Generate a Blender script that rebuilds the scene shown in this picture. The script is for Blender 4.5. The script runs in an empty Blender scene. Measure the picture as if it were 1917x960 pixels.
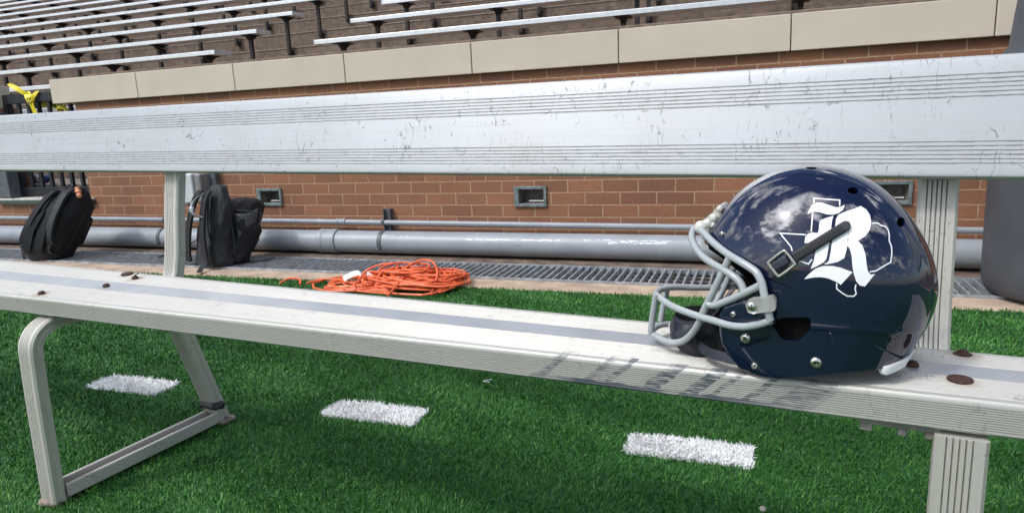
import bpy, bmesh, math, random
import numpy as np
from mathutils import Vector, Matrix
from mathutils.bvhtree import BVHTree
R = math.radians
random.seed(7); rng = np.random.default_rng(11)
SC = bpy.context.scene
COL = SC.collection

# ------------------------------------------------------------------ camera, sky, sun, exposure
CAMZ = 0.8015
cam_d = bpy.data.cameras.new('camera'); cam = bpy.data.objects.new('camera', cam_d); COL.objects.link(cam)
CR = Vector((0.8907, 0.4526, -0.0452)); CU = Vector((-0.0492, 0.1947, 0.9796)); CB = Vector((0.4519, -0.8702, 0.1957))
CB.normalize(); CU = (CU - CB * CU.dot(CB)).normalized(); CR = CU.cross(CB)
M = Matrix((CR, CU, CB)).transposed().to_4x4(); M.translation = Vector((0, 0, CAMZ)); cam.matrix_world = M
FPX = 1283.53
cam_d.sensor_width = 36; cam_d.lens = 36 * FPX / 1917; cam_d.clip_start = 0.02; cam_d.clip_end = 500
SC.camera = cam
SUN = Vector((-0.35, -0.55, 0.77)).normalized()
EL = math.asin(SUN.z); AZ = math.atan2(SUN.x, SUN.y)
w = bpy.data.worlds.new('World'); SC.world = w; w.use_nodes = True
nt = w.node_tree; nt.nodes.clear()
out = nt.nodes.new('ShaderNodeOutputWorld'); bg = nt.nodes.new('ShaderNodeBackground')
sky = nt.nodes.new('ShaderNodeTexSky'); sky.sky_type = 'NISHITA'; sky.sun_disc = False
sky.sun_elevation = EL; sky.sun_rotation = AZ; sky.air_density = 1.0; sky.dust_density = 1.2
bg.inputs['Strength'].default_value = 0.128
tc = nt.nodes.new('ShaderNodeTexCoord')
sep = nt.nodes.new('ShaderNodeSeparateXYZ'); nt.links.new(tc.outputs['Generated'], sep.inputs[0])
def wm(op, a, b=None, c=None):
    n = nt.nodes.new('ShaderNodeMath'); n.operation = op
    for i, v in enumerate((a, b, c)):
        if v is None: continue
        if isinstance(v, (int, float)): n.inputs[i].default_value = v
        else: nt.links.new(v, n.inputs[i])
    return n.outputs[0]
zz = wm('ADD', wm('MAXIMUM', sep.outputs[2], 0.0), 0.25)
cmb = nt.nodes.new('ShaderNodeCombineXYZ')
nt.links.new(wm('DIVIDE', sep.outputs[0], zz), cmb.inputs[0]); nt.links.new(wm('DIVIDE', sep.outputs[1], zz), cmb.inputs[1])
dp = nt.nodes.new('ShaderNodeVectorMath'); dp.operation = 'DOT_PRODUCT'; nt.links.new(tc.outputs['Generated'], dp.inputs[0]); dp.inputs[1].default_value = SUN
sun_dot = dp.outputs['Value']
n1 = nt.nodes.new('ShaderNodeTexNoise'); n1.inputs['Scale'].default_value = 1.6; n1.inputs['Detail'].default_value = 9; n1.inputs['Roughness'].default_value = 0.62
nt.links.new(cmb.outputs[0], n1.inputs['Vector'])
r1 = nt.nodes.new('ShaderNodeValToRGB'); r1.color_ramp.elements[0].position = 0.52; r1.color_ramp.elements[1].position = 0.61
nt.links.new(wm('ADD', n1.outputs['Fac'], wm('MULTIPLY', wm('POWER', wm('MAXIMUM', wm('ADD', sun_dot, 0.0), 0.0), 12.0), 0.13)), r1.inputs['Fac'])
# cloud brightness: a second noise gives grey undersides, brighter towards the sun
n2 = nt.nodes.new('ShaderNodeTexNoise'); n2.inputs['Scale'].default_value = 3.2; n2.inputs['Detail'].default_value = 6
nt.links.new(cmb.outputs[0], n2.inputs['Vector'])
glow = wm('POWER', wm('MAXIMUM', dp.outputs['Value'], 0.0), 10.0)
core = wm('POWER', wm('MAXIMUM', dp.outputs['Value'], 0.0), 700.0)
cb = wm('ADD', wm('MULTIPLY_ADD', wm('POWER', n2.outputs['Fac'], 2.5), 62.0, 1.0), wm('MULTIPLY', glow, wm('MULTIPLY', wm('POWER', n2.outputs['Fac'], 1.5), 150.0)))
cb = wm('ADD', cb, wm('MULTIPLY', core, 90.0))
low = wm('MINIMUM', 1.0, wm('MULTIPLY_ADD', wm('MAXIMUM', sep.outputs[2], 0.0), 1.9, 0.16))
cb = wm('MULTIPLY', cb, low)
ccol = nt.nodes.new('ShaderNodeMix'); ccol.data_type = 'RGBA'; ccol.blend_type = 'MULTIPLY'; ccol.inputs['Factor'].default_value = 1
cc = nt.nodes.new('ShaderNodeCombineColor')
nt.links.new(cb, cc.inputs[0]); nt.links.new(cb, cc.inputs[1]); nt.links.new(wm('MULTIPLY', cb, 1.04), cc.inputs[2])
mx = nt.nodes.new('ShaderNodeMix'); mx.data_type = 'RGBA'
nt.links.new(r1.outputs['Color'], mx.inputs['Factor']); nt.links.new(sky.outputs['Color'], mx.inputs['A']); nt.links.new(cc.outputs[0], mx.inputs['B'])
nt.links.new(mx.outputs['Result'], bg.inputs['Color']); nt.links.new(bg.outputs[0], out.inputs[0])
sl = bpy.data.lights.new('sun', 'SUN'); sl.energy = 1.4; sl.angle = R(6); sl.color = (1, 0.96, 0.9)
so = bpy.data.objects.new('sun', sl); COL.objects.link(so); so.rotation_euler = SUN.to_track_quat('Z', 'Y').to_euler(); so.location = (0, 0, 20)
SC.view_settings.view_transform = 'Standard'; SC.view_settings.look = 'None'; SC.view_settings.exposure = 0.17; SC.view_settings.gamma = 1
SC.cycles.max_bounces = 8

# ------------------------------------------------------------------ helpers
TH = 0.1234                     # the wall runs 7 degrees off the bench
def W2B(s, n, z=0): return Vector((math.cos(TH) * s - math.sin(TH) * n, math.sin(TH) * s + math.cos(TH) * n, z))
def ray(px, py): return (-CB + CR * ((px - 958.5) / FPX) - CU * ((py - 480) / FPX))
def at_y(px, py, y):            # point of the plane y = const seen at a place of the photograph
    d = ray(px, py); return Vector((0, 0, CAMZ)) + d * (y / d.y)
def at_z(px, py, z):
    d = ray(px, py); return Vector((0, 0, CAMZ)) + d * ((z - CAMZ) / d.z)

class Nodes:
    def __init__(s, name):
        s.m = bpy.data.materials.new(name); s.m.use_nodes = True; s.t = s.m.node_tree
        s.b = s.t.nodes['Principled BSDF']
    def n(s, typ, **kw):
        n = s.t.nodes.new(typ)
        for k, v in kw.items():
            if k in n.inputs.keys() if isinstance(k, str) else False: pass
            setattr(n, k, v)
        return n
    def l(s, a, b): s.t.links.new(a, b)
    def coord(s, kind='Object', scale=(1, 1, 1), rot=(0, 0, 0)):
        c = s.n('ShaderNodeTexCoord'); mp = s.n('ShaderNodeMapping'); mp.inputs['Scale'].default_value = scale; mp.inputs['Rotation'].default_value = rot
        s.l(c.outputs[kind], mp.inputs[0]); return mp.outputs[0]
    def noise(s, vec, scale, detail=4, rough=0.55):
        x = s.n('ShaderNodeTexNoise'); x.inputs['Scale'].default_value = scale; x.inputs['Detail'].default_value = detail; x.inputs['Roughness'].default_value = rough
        s.l(vec, x.inputs['Vector']); return x.outputs['Fac']
    def ramp(s, fac, stops, interp='LINEAR'):
        r = s.n('ShaderNodeValToRGB'); cr = r.color_ramp; cr.interpolation = interp
        while len(cr.elements) < len(stops): cr.elements.new(0.5)
        for e, (p, c) in zip(cr.elements, stops):
            e.position = p; e.color = (c, c, c, 1) if isinstance(c, (int, float)) else (*c, 1)
        s.l(fac, r.inputs['Fac']); return r.outputs['Color']
    def mix(s, f, a, b, blend='MIX'):
        x = s.n('ShaderNodeMix', data_type='RGBA', blend_type=blend)
        for k, v in (('Factor', f), ('A', a), ('B', b)):
            if isinstance(v, tuple): x.inputs[k].default_value = (*v, 1)
            elif isinstance(v, (int, float)): x.inputs[k].default_value = v
            else: s.l(v, x.inputs[k])
        return x.outputs['Result']
    def math(s, op, a, b=None, c=None):
        x = s.n('ShaderNodeMath', operation=op)
        for i, v in enumerate((a, b, c)):
            if v is None: continue
            if isinstance(v, (int, float)): x.inputs[i].default_value = v
            else: s.l(v, x.inputs[i])
        return x.outputs[0]
    def bump(s, h, dist=0.002, strength=1.0):
        b = s.n('ShaderNodeBump'); b.inputs['Distance'].default_value = dist; b.inputs['Strength'].default_value = strength
        s.l(h, b.inputs['Height']); s.l(b.outputs[0], s.b.inputs['Normal'])
    def set(s, **kw):
        for k, v in kw.items():
            i = s.b.inputs[k.replace('_', ' ')]
            if isinstance(v, tuple): i.default_value = (*v, 1)
            elif isinstance(v, (int, float)): i.default_value = v
            else: s.l(v, i)
        return s

def mat(name, col, rough=0.5, metal=0.0, var=0.25, scale=30, bump=0.0, bscale=200, spec=0.5, detail=5):
    N = Nodes(name); v = N.coord()
    f = N.noise(v, scale, detail)
    c = N.ramp(f, [(0.3, tuple(x * (1 - var) for x in col)), (0.7, tuple(min(1, x * (1 + var)) for x in col))])
    N.set(Base_Color=c, Roughness=N.ramp(N.noise(v, scale * 2.3, 3), [(0.3, max(0, rough - .08)), (0.7, min(1, rough + .08))]), Metallic=metal, Specular_IOR_Level=spec)
    if bump: N.bump(N.noise(v, bscale, 3), bump)
    return N.m

class MB:
    def __init__(s): s.v = []; s.f = []
    def add(s, vs, fs):
        o = len(s.v); s.v += [tuple(p) for p in vs]; s.f += [tuple(i + o for i in f) for f in fs]; return s
    def box(s, c, d, rot=None, bev=0.0):
        hx, hy, hz = d[0] / 2, d[1] / 2, d[2] / 2
        if bev:
            b = min(bev, hx * .9, hy * .9, hz * .9); bm = bmesh.new()
            bmesh.ops.create_cube(bm, size=1, matrix=Matrix.Diagonal((d[0], d[1], d[2], 1)))
            bmesh.ops.bevel(bm, geom=bm.edges[:], offset=b, segments=2, profile=0.5, affect='EDGES')
            bm.verts.index_update(); vs = [v.co.copy() for v in bm.verts]; fs = [[v.index for v in f.verts] for f in bm.faces]; bm.free()
        else:
            vs = [Vector((x, y, z)) for x in (-hx, hx) for y in (-hy, hy) for z in (-hz, hz)]
            fs = [(0, 1, 3, 2), (4, 6, 7, 5), (0, 4, 5, 1), (2, 3, 7, 6), (0, 2, 6, 4), (1, 5, 7, 3)]
        if rot is not None: vs = [rot @ p for p in vs]
        c = Vector(c); return s.add([p + c for p in vs], fs)
    def tube(s, pts, r, n=10, cap=True, closed=False):
        pts = [Vector(p) for p in pts]; N = len(pts); vs = []; fs = []
        rr = r if hasattr(r, '__len__') else [r] * N
        t0 = (pts[1] - pts[0]).normalized(); up = Vector((0, 0, 1)) if abs(t0.z) < .9 else Vector((1, 0, 0))
        x = t0.cross(up).normalized()
        for i, p in enumerate(pts):
            if closed: t = (pts[(i + 1) % N] - pts[i - 1])
            else: t = pts[min(i + 1, N - 1)] - pts[max(i - 1, 0)]
            t.normalize(); x = (x - t * x.dot(t)).normalized(); y = t.cross(x)
            for k in range(n):
                a = 2 * math.pi * k / n; vs.append(p + (x * math.cos(a) + y * math.sin(a)) * rr[i])
        M_ = N if closed else N - 1
        for i in range(M_):
            for k in range(n):
                j = (i + 1) % N; fs.append((i * n + k, i * n + (k + 1) % n, j * n + (k + 1) % n, j * n + k))
        if cap and not closed: fs += [tuple(range(n))[::-1], tuple((N - 1) * n + k for k in range(n))]
        return s.add(vs, fs)
    def lathe(s, prof, c=(0, 0, 0), axis='Z', n=24, rot=None):
        vs = []; fs = []
        for r_, h in prof:
            for k in range(n):
                a = 2 * math.pi * k / n; p = Vector((r_ * math.cos(a), r_ * math.sin(a), h))
                vs.append((rot @ p if rot is not None else p) + Vector(c))
        for i in range(len(prof) - 1):
            for k in range(n): fs.append((i * n + k, i * n + (k + 1) % n, (i + 1) * n + (k + 1) % n, (i + 1) * n + k))
        fs += [tuple(range(n))[::-1], tuple((len(prof) - 1) * n + k for k in range(n))]
        return s.add(vs, fs)
    def loft(s, rings, cap=True, closed=True):
        n = len(rings[0]); vs = [p for r_ in rings for p in r_]; fs = []
        for i in range(len(rings) - 1):
            for k in range(n if closed else n - 1):
                fs.append((i * n + k, i * n + (k + 1) % n, (i + 1) * n + (k + 1) % n, (i + 1) * n + k))
        if cap: fs += [tuple(range(n))[::-1], tuple((len(rings) - 1) * n + k for k in range(n))]
        return s.add(vs, fs)
    def prism(s, poly, d):      # planar polygon (3d points) pushed along vector d
        poly = [Vector(p) for p in poly]; n = len(poly); d = Vector(d)
        return s.add(poly + [p + d for p in poly], [tuple(range(n))[::-1], tuple(range(n, 2 * n))] + [(i, (i + 1) % n, n + (i + 1) % n, n + i) for i in range(n)])
    def ribbon(s, pts, wvec, th=0.002, nvec=None):
        # flat strap of given half-width vector(s) with real thickness
        pts = [Vector(p) for p in pts]; N = len(pts); rings = []
        for i, p in enumerate(pts):
            wv = Vector(wvec[i]) if hasattr(wvec[0], '__len__') else Vector(wvec)
            t = (pts[min(i + 1, N - 1)] - pts[max(i - 1, 0)]).normalized(); nn = t.cross(wv).normalized() * th / 2
            rings.append([p - wv - nn, p + wv - nn, p + wv + nn, p - wv + nn])
        return s.loft(rings)
    def build(s, name, m, parent=None, smooth=True, angle=48, base=None, rot=0.0):
        me = bpy.data.meshes.new(name); me.from_pydata([tuple(p) for p in s.v], [], s.f); me.update()
        o = bpy.data.objects.new(name, me); COL.objects.link(o); o.data.materials.append(m)
        b = Vector(base) if base is not None else (Vector(parent['_b']) if parent is not None else Vector((0, 0, 0)))
        me.transform(Matrix.Translation(-b))
        bm = bmesh.new(); bm.from_mesh(me); bmesh.ops.recalc_face_normals(bm, faces=bm.faces[:]); bm.to_mesh(me); bm.free()
        if smooth:
            for p in me.polygons: p.use_smooth = True
            try: me.set_sharp_from_angle(angle=R(angle))
            except Exception: pass
            wn = o.modifiers.new('weighted', 'WEIGHTED_NORMAL'); wn.keep_sharp = True; wn.weight = 80
        if parent is not None: o.parent = parent
        else:
            o.location = W2B(b.x, b.y, b.z) if rot else b; o.rotation_euler.z = rot
        o['_b'] = tuple(b); return o
def tag(o, label, cat, group=None, kind=None):
    o['label'] = label; o['category'] = cat
    if group: o['group'] = group
    if kind: o['kind'] = kind
    return o
def struct(o, kind='structure'): o['kind'] = kind; return o
def thing(name, base, label, cat, group=None, wall=False):
    o = bpy.data.objects.new(name, None); COL.objects.link(o); o.empty_display_size = .05
    o.location = W2B(*base) if wall else base
    if wall: o.rotation_euler.z = TH
    o['_b'] = tuple(base); return tag(o, label, cat, group)
def catmull(P, n=8, closed=False):
    P = [Vector(p) for p in P]; out_ = []; N = len(P)
    for i in range(N if closed else N - 1):
        p0 = P[(i - 1) % N] if closed else P[max(i - 1, 0)]; p1 = P[i]; p2 = P[(i + 1) % N]; p3 = P[(i + 2) % N] if closed else P[min(i + 2, N - 1)]
        for k in range(n):
            t = k / n
            out_.append(0.5 * ((2 * p1) + (p2 - p0) * t + (2 * p0 - 5 * p1 + 4 * p2 - p3) * t * t + (3 * p1 - p0 - 3 * p2 + p3) * t ** 3))
    if not closed: out_.append(P[-1])
    return out_

# ------------------------------------------------------------------ materials
def alu_bench(name, rough=.38, dark=1.0, axis='X', metal=.55, scuff=1.0, warm=0.0):
    N = Nodes(name); v = N.coord()
    st = N.noise(N.coord(scale=(2.5, 160, 160) if axis == 'X' else (160, 6, 3)), 1.0, 3)          # drawn streaks along the extrusion
    blot = N.noise(v, 9, 6)
    base = N.mix(N.ramp(blot, [(.35, 0.0), (.75, .4)]), (.59 * dark, (.602 - .035 * warm) * dark, (.61 - .11 * warm) * dark), (.50 * dark, .49 * dark, (.465 - .06 * warm) * dark))
    base = N.mix(N.ramp(st, [(.4, 0.0), (.75, .22)]), base, (.40 * dark, .40 * dark, .39 * dark))
    # scuffs: thin dark broken scratches, most of them across the plank
    wob = N.n('ShaderNodeTexNoise'); wob.inputs['Scale'].default_value = 22; wob.inputs['Detail'].default_value = 4
    N.l(v, wob.inputs['Vector']); scr = None
    for sc_, w_, lo, off in (((58, 9, 12), .010, .47, 0.0), ((24, 22, 15), .005, .53, 3.7)):
        vo = N.n('ShaderNodeTexVoronoi', feature='DISTANCE_TO_EDGE'); vo.inputs['Scale'].default_value = 1.0
        vm = N.n('ShaderNodeVectorMath', operation='MULTIPLY_ADD'); N.l(wob.outputs['Color'], vm.inputs[0]); vm.inputs[1].default_value = (1.6, .8, .8); N.l(N.coord(scale=sc_), vm.inputs[2])
        N.l(vm.outputs[0], vo.inputs['Vector'])
        line = N.ramp(vo.outputs['Distance'], [(w_, 1.0), (w_ * 2.6, 0.0)])
        va = N.n('ShaderNodeVectorMath', operation='ADD'); N.l(v, va.inputs[0]); va.inputs[1].default_value = (off, off, off)
        pat = N.ramp(N.noise(va.outputs[0], 11, 4, .65), [(lo, 0.0), (lo + .07, 1.0)])
        brk = N.ramp(N.noise(va.outputs[0], 75, 3), [(.46, 0.0), (.58, 1.0)])
        q = N.math('MULTIPLY', N.math('MULTIPLY', line, pat), brk); scr = q if scr is None else N.math('MAXIMUM', scr, q)
    base = N.mix(N.math('MULTIPLY', scr, .8 * scuff), base, (.13, .13, .135))
    spk = N.ramp(N.noise(v, 420, 2), [(.68, 0.0), (.74, 1.0)]); spk = N.math('MULTIPLY', spk, N.ramp(N.noise(v, 24, 3), [(.48, 0.0), (.62, .85)]))
    base = N.mix(spk, base, (.2, .2, .19))
    N.set(Base_Color=base, Metallic=metal, Roughness=N.ramp(st, [(.3, rough - .05), (.7, rough + .08)]))
    return N
ALU = alu_bench('scuffed_aluminium', dark=.86)
M_ALU = ALU.m
# seat face: aluminium with fine ribs and worn navy stencil paint
def seat_mat(groove=False):
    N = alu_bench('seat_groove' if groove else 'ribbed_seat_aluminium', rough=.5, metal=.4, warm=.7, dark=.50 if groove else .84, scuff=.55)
    base = N.b.inputs['Base Color'].links[0].from_socket
    c = N.n('ShaderNodeTexCoord'); sp = N.n('ShaderNodeSeparateXYZ'); N.l(c.outputs['Object'], sp.inputs[0])
    # slanted strokes: x + shear*z
    # object x starts at the bench origin (world x), z at the ground
    xs = N.math('ADD', sp.outputs[0], N.math('MULTIPLY', N.math('SUBTRACT', sp.outputs[2], .44), -1.1))
    wob = N.math('MULTIPLY', N.math('SUBTRACT', N.noise(N.coord(scale=(1, 1, 1)), 60, 3), .5), .012)
    xs = N.math('ADD', xs, wob)
    u = N.math('DIVIDE', N.math('ADD', xs, .42), .38)              # 0..1 over x = -0.42 .. -0.04
    st = [(0, 0), (.03, .8), (.07, 0.), (.20, .0), (.215, .7), (.25, .25), (.29, .9), (.32, .0), (.41, .2), (.43, 1.), (.495, .0), (.58, 1.), (.63, .0), (.665, .9), (.69, .0), (.77, 1.), (.80, .35), (.87, .75), (.97, .45), (1., 0)]
    stroke = N.ramp(u, st, 'CONSTANT')
    band = N.math('MULTIPLY', N.math('GREATER_THAN', u, .01), N.math('LESS_THAN', u, .995))
    zl = sp.outputs[2]
    foot = N.math('MULTIPLY', N.ramp(u, [(0, .6), (.1, .3), (.2, 1), (.5, .9), (.55, .2), (.68, 1), (.86, .7), (1, 0)]), N.math('LESS_THAN', zl, N.math('ADD', .4395, N.math('MULTIPLY', wob, .5))))
    front = N.math('LESS_THAN', sp.outputs[1], .872)
    wear = N.ramp(N.noise(N.coord(scale=(18, 1, 190)), 2.2, 5, .65), [(.28, 0), (.44, 1)] if groove else [(.40, 0), (.58, 1)])
    m = N.math('MULTIPLY', N.math('MULTIPLY', N.math('MAXIMUM', N.math('MULTIPLY', stroke, wear), foot), band), front)
    m = N.math('MULTIPLY', m, N.math('LESS_THAN', zl, .4735))
    m = N.math('MULTIPLY', m, .85)
    nb = N.mix(m, base, (.012, .028, .055))
    N.l(nb, N.b.inputs['Base Color'])
    old = N.b.inputs['Metallic']; N.l(N.math('SUBTRACT', .4, N.math('MULTIPLY', m, .4)), old)
    return N
N_SEAT = seat_mat(); M_SEAT = N_SEAT.m; M_SEATG = seat_mat(True).m
M_LEG = alu_bench('weathered_leg_aluminium', rough=.5, dark=.86, axis='Z', metal=.35, scuff=.6, warm=.9).m
M_GROOVE = mat('dirty_groove', (.20, .18, .155), .75, .2, .35, 60)
M_BAND = mat('smooth_sky_tinted_band', (.44, .455, .47), .36, .4, .08, 14)  # slight blue of the reflected sky is mixed into the base colour
M_GROOVE2 = mat('shaded_groove', (.42, .42, .42), .6, .3, .3, 60)  # shade inside the backrest grooves, put into the colour
M_RUST = mat('rusty_steel', (.060, .026, .018), .75, .2, .5, 300, .0006, 900)
M_CHANNEL = mat('dirty_channel', (.11, .085, .07), .6, .5, .4, 40)
M_BLACK = mat('black_tape', (.02, .024, .024), .35, 0, .3, 60)
def turf_mat(name, c1, c2, c3, rough=.5):
    N = Nodes(name); a = N.n('ShaderNodeAttribute', attribute_name='tint')
    c = N.ramp(a.outputs['Fac'], [(0, c1), (.6, c2), (1, c3)])
    N.set(Base_Color=c, Roughness=rough, Specular_IOR_Level=.35); return N.m
M_BLADE = turf_mat('turf_blades', (.014, .082, .012), (.044, .182, .024), (.15, .31, .06))
M_WBLADE = turf_mat('white_blades', (.82, .82, .81), (.90, .90, .89), (.93, .93, .92), .6)
M_TURFBASE = mat('turf_backing', (.020, .085, .022), .9, 0, .5, 160)
M_CONC = mat('concrete_strip', (.38, .29, .215), .9, 0, .28, 9, .002, 130, detail=10)
M_DIRT = mat('dirty_concrete', (.135, .095, .07), .95, 0, .5, 12, .004, 90, detail=10)
M_TRENCH = mat('trench_concrete', (.07, .07, .07), .9, 0, .5, 20)
M_GALV = mat('galvanised_steel', (.42, .45, .48), .45, .6, .35, 22)
def pipe_mat(name, seed):
    N = Nodes(name); v = N.coord()
    base = N.ramp(N.noise(v, 6, 5), [(.3, (.225, .25, .275)), (.7, (.285, .31, .335))])
    sc = N.coord(scale=(2.2, 34, 34)); chips = N.ramp(N.noise(sc, 2.0, 6, .7), [(.70, 0), (.73, 1)])
    fl = N.ramp(N.noise(v, 46, 4), [(.69, 0), (.73, 1)])
    base = N.mix(fl, base, (.10, .09, .08)); base = N.mix(chips, base, (.72, .73, .74))
    tcn = N.n('ShaderNodeTexCoord'); sp = N.n('ShaderNodeSeparateXYZ'); N.l(tcn.outputs['Object'], sp.inputs[0])
    for (x0, x1, zc, hw, lo) in ((1.33, 1.92, .040, .0035, .47), (2.20, 2.52, .036, .010, .50), (2.05, 2.62, .046, .003, .5), (.68, .95, .052, .006, .54)):   # rubbed places, bare white under the paint
        inx = N.math('MULTIPLY', N.math('GREATER_THAN', sp.outputs[0], x0), N.math('LESS_THAN', sp.outputs[0], x1))
        zo = N.math('ABSOLUTE', N.math('SUBTRACT', sp.outputs[2], N.math('MULTIPLY_ADD', N.math('SUBTRACT', sp.outputs[0], x0), .006, zc)))
        rag = N.noise(N.coord(scale=(9, 60, 60)), 2.4, 6, .7)
        mk = N.math('MULTIPLY', inx, N.math('LESS_THAN', zo, N.math('MULTIPLY', N.math('SUBTRACT', rag, lo), hw * 9)))
        base = N.mix(mk, base, (.74, .75, .76))
    N.set(Base_Color=base, Roughness=.42); N.bump(N.noise(v, 30, 4), .0008); return N.m
M_PIPE = pipe_mat('grey_pipe_paint', 1)
M_STRUT = mat('dark_grey_strut', (.085, .095, .105), .5, .1, .3, 40)
def brick_mat():
    N = Nodes('red_brick'); v = N.coord(rot=(R(90), 0, 0))
    tcn = N.n('ShaderNodeTexCoord'); sp = N.n('ShaderNodeSeparateXYZ'); N.l(tcn.outputs['Object'], sp.inputs[0])
    cb_ = N.n('ShaderNodeCombineXYZ'); N.l(sp.outputs[0], cb_.inputs[0]); N.l(N.math('ADD', sp.outputs[2], BRICK_Z), cb_.inputs[1])
    wv = N.n('ShaderNodeTexNoise'); wv.inputs['Scale'].default_value = 40; N.l(tcn.outputs['Object'], wv.inputs['Vector'])
    va = N.n('ShaderNodeVectorMath', operation='MULTIPLY_ADD'); N.l(wv.outputs['Color'], va.inputs[0]); va.inputs[1].default_value = (.004, .004, 0); N.l(cb_.outputs[0], va.inputs[2])
    b = N.n('ShaderNodeTexBrick'); N.l(va.outputs[0], b.inputs['Vector'])
    b.inputs['Scale'].default_value = 1; b.inputs['Brick Width'].default_value = .204; b.inputs['Row Height'].default_value = .072
    b.inputs['Mortar Size'].default_value = .0046; b.inputs['Mortar Smooth'].default_value = .25; b.inputs['Bias'].default_value = 0
    b.inputs['Color1'].default_value = (.33, .142, .068, 1); b.inputs['Color2'].default_value = (.185, .078, .041, 1); b.inputs['Mortar'].default_value = (.54, .36, .22, 1)
    f = N.noise(tcn.outputs['Object'], 70, 6, .7); f2 = N.noise(tcn.outputs['Object'], 2.2, 4)
    c = N.mix(N.ramp(f, [(.35, .55), (.65, 0)]), b.outputs['Color'], (.10, .05, .035))
    c = N.mix(.3, c, N.ramp(f2, [(.3, (.15, .066, .04)), (.7, (.31, .145, .08))]), 'MIX')
    dots = N.ramp(N.noise(tcn.outputs['Object'], 170, 2), [(.27, 1), (.31, 0)]); c = N.mix(dots, c, (.06, .035, .03))
    N.set(Base_Color=c, Roughness=.88); 
    h = N.math('ADD', N.math('MULTIPLY', b.outputs['Fac'], -1.0), N.math('MULTIPLY', f, .25)); N.bump(h, .006)
    return N.m
BRICK_Z = 0.0584
M_BRICK = brick_mat()
M_BRICKTOP = M_BRICK
M_COPING = mat('cast_stone', (.52, .455, .365), .85, 0, .06, 3.5, .0006, 300, detail=9)
M_MORTAR = mat('joint_mortar', (.30, .25, .18), .95, 0, .2, 60)
M_STAND = mat('brown_aggregate_concrete', (.150, .110, .083), .95, 0, .35, 14, .003, 160, detail=12)
M_FLOORC = mat('pale_step_concrete', (.36, .31, .26), .95, 0, .25, 20, .002, 120)
M_PLANK = mat('bleacher_aluminium', (.70, .71, .72), .35, .8, .1, 12)
M_BRACKET = mat('dark_brown_steel', (.020, .015, .014), .6, .2, .3, 40)
M_GATE = mat('navy_black_steel', (.006, .0075, .012), .42, .0, .3, 30)
M_POST = mat('grey_blue_steel', (.085, .095, .112), .5, .1, .3, 25)
M_SILL = mat('green_painted_metal', (.05, .07, .055), .55, .1, .3, 30)
M_SILLTOP = mat('pale_sill', (.45, .44, .41), .7, 0, .25, 30)
M_FRAME = mat('weathered_box_frame', (.17, .21, .21), .5, .4, .35, 40)
M_BOXIN = mat('box_inside', (.18, .16, .15), .6, .3, .45, 30)
M_LENS = mat('pale_lens', (.55, .55, .52), .3, 0, .2, 30)
M_CABS = mat('black_nylon', (.0065, .007, .009), .85, 0, .4, 60, .012, 13)
M_CABS2 = mat('dark_grey_nylon', (.016, .019, .022), .75, 0, .35, 60, .010, 12)
M_SHINY = mat('coated_black_panel', (.06, .063, .067), .24, 0, .3, 20, .002, 40)
M_STRAP = mat('black_webbing', (.014, .015, .016), .7, 0, .3, 200, .0006, 900)
M_ORANGE = mat('orange_cord_jacket', (.68, .125, .04), .45, 0, .16, 14)
M_WHITE = mat('white_label', (.78, .78, .78), .5, 0, .05, 30)
M_BIN = mat('charcoal_bin_plastic', (.062, .067, .078), .5, 0, .16, 5, .0008, 60)
M_YELLOW = mat('yellow_caution_tape', (.72, .56, .02), .4, 0, .12, 40)
M_INK = mat('black_ink', (.012, .012, .012), .6, 0, .1, 40)
M_BOXG = mat('light_grey_enclosure', (.52, .54, .55), .5, .1, .1, 15)
M_BOXD = mat('grey_enclosure_side', (.20, .19, .19), .5, .1, .15, 15)
M_BLUE = mat('blue_bottle_plastic', (.02, .05, .22), .3, 0, .2, 30)

# ------------------------------------------------------------------ ground
def sheet(name, s0, s1, n0, n1, z, m, kind='structure'):
    mb = MB(); mb.add([(s0, n0, z), (s1, n0, z), (s1, n1, z), (s0, n1, z)], [(0, 1, 2, 3)])
    return struct(mb.build(name, m, base=(0, 0, 0), rot=TH), kind)
TE = 3.044
sheet('turf_ground', -90, 90, -120, TE, -.012, M_TURFBASE)
mb = MB(); mb.box((-7, TE + .0945, -.11), (40, .189, .2), bev=.006); struct(mb.build('concrete_strip', M_CONC, base=(0, 0, 0), rot=TH))
mb = MB(); mb.box((-7, 3.74, -.11), (40, .32, .2)); struct(mb.build('wall_footing_ground', M_DIRT, base=(0, 0, 0), rot=TH))
sheet('trench_floor', -27, 13, 3.2, 3.62, -.16, M_TRENCH)
# far ground under everything
sheet('ground', -150, 150, -150, 150, -.24, M_DIRT)

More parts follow.
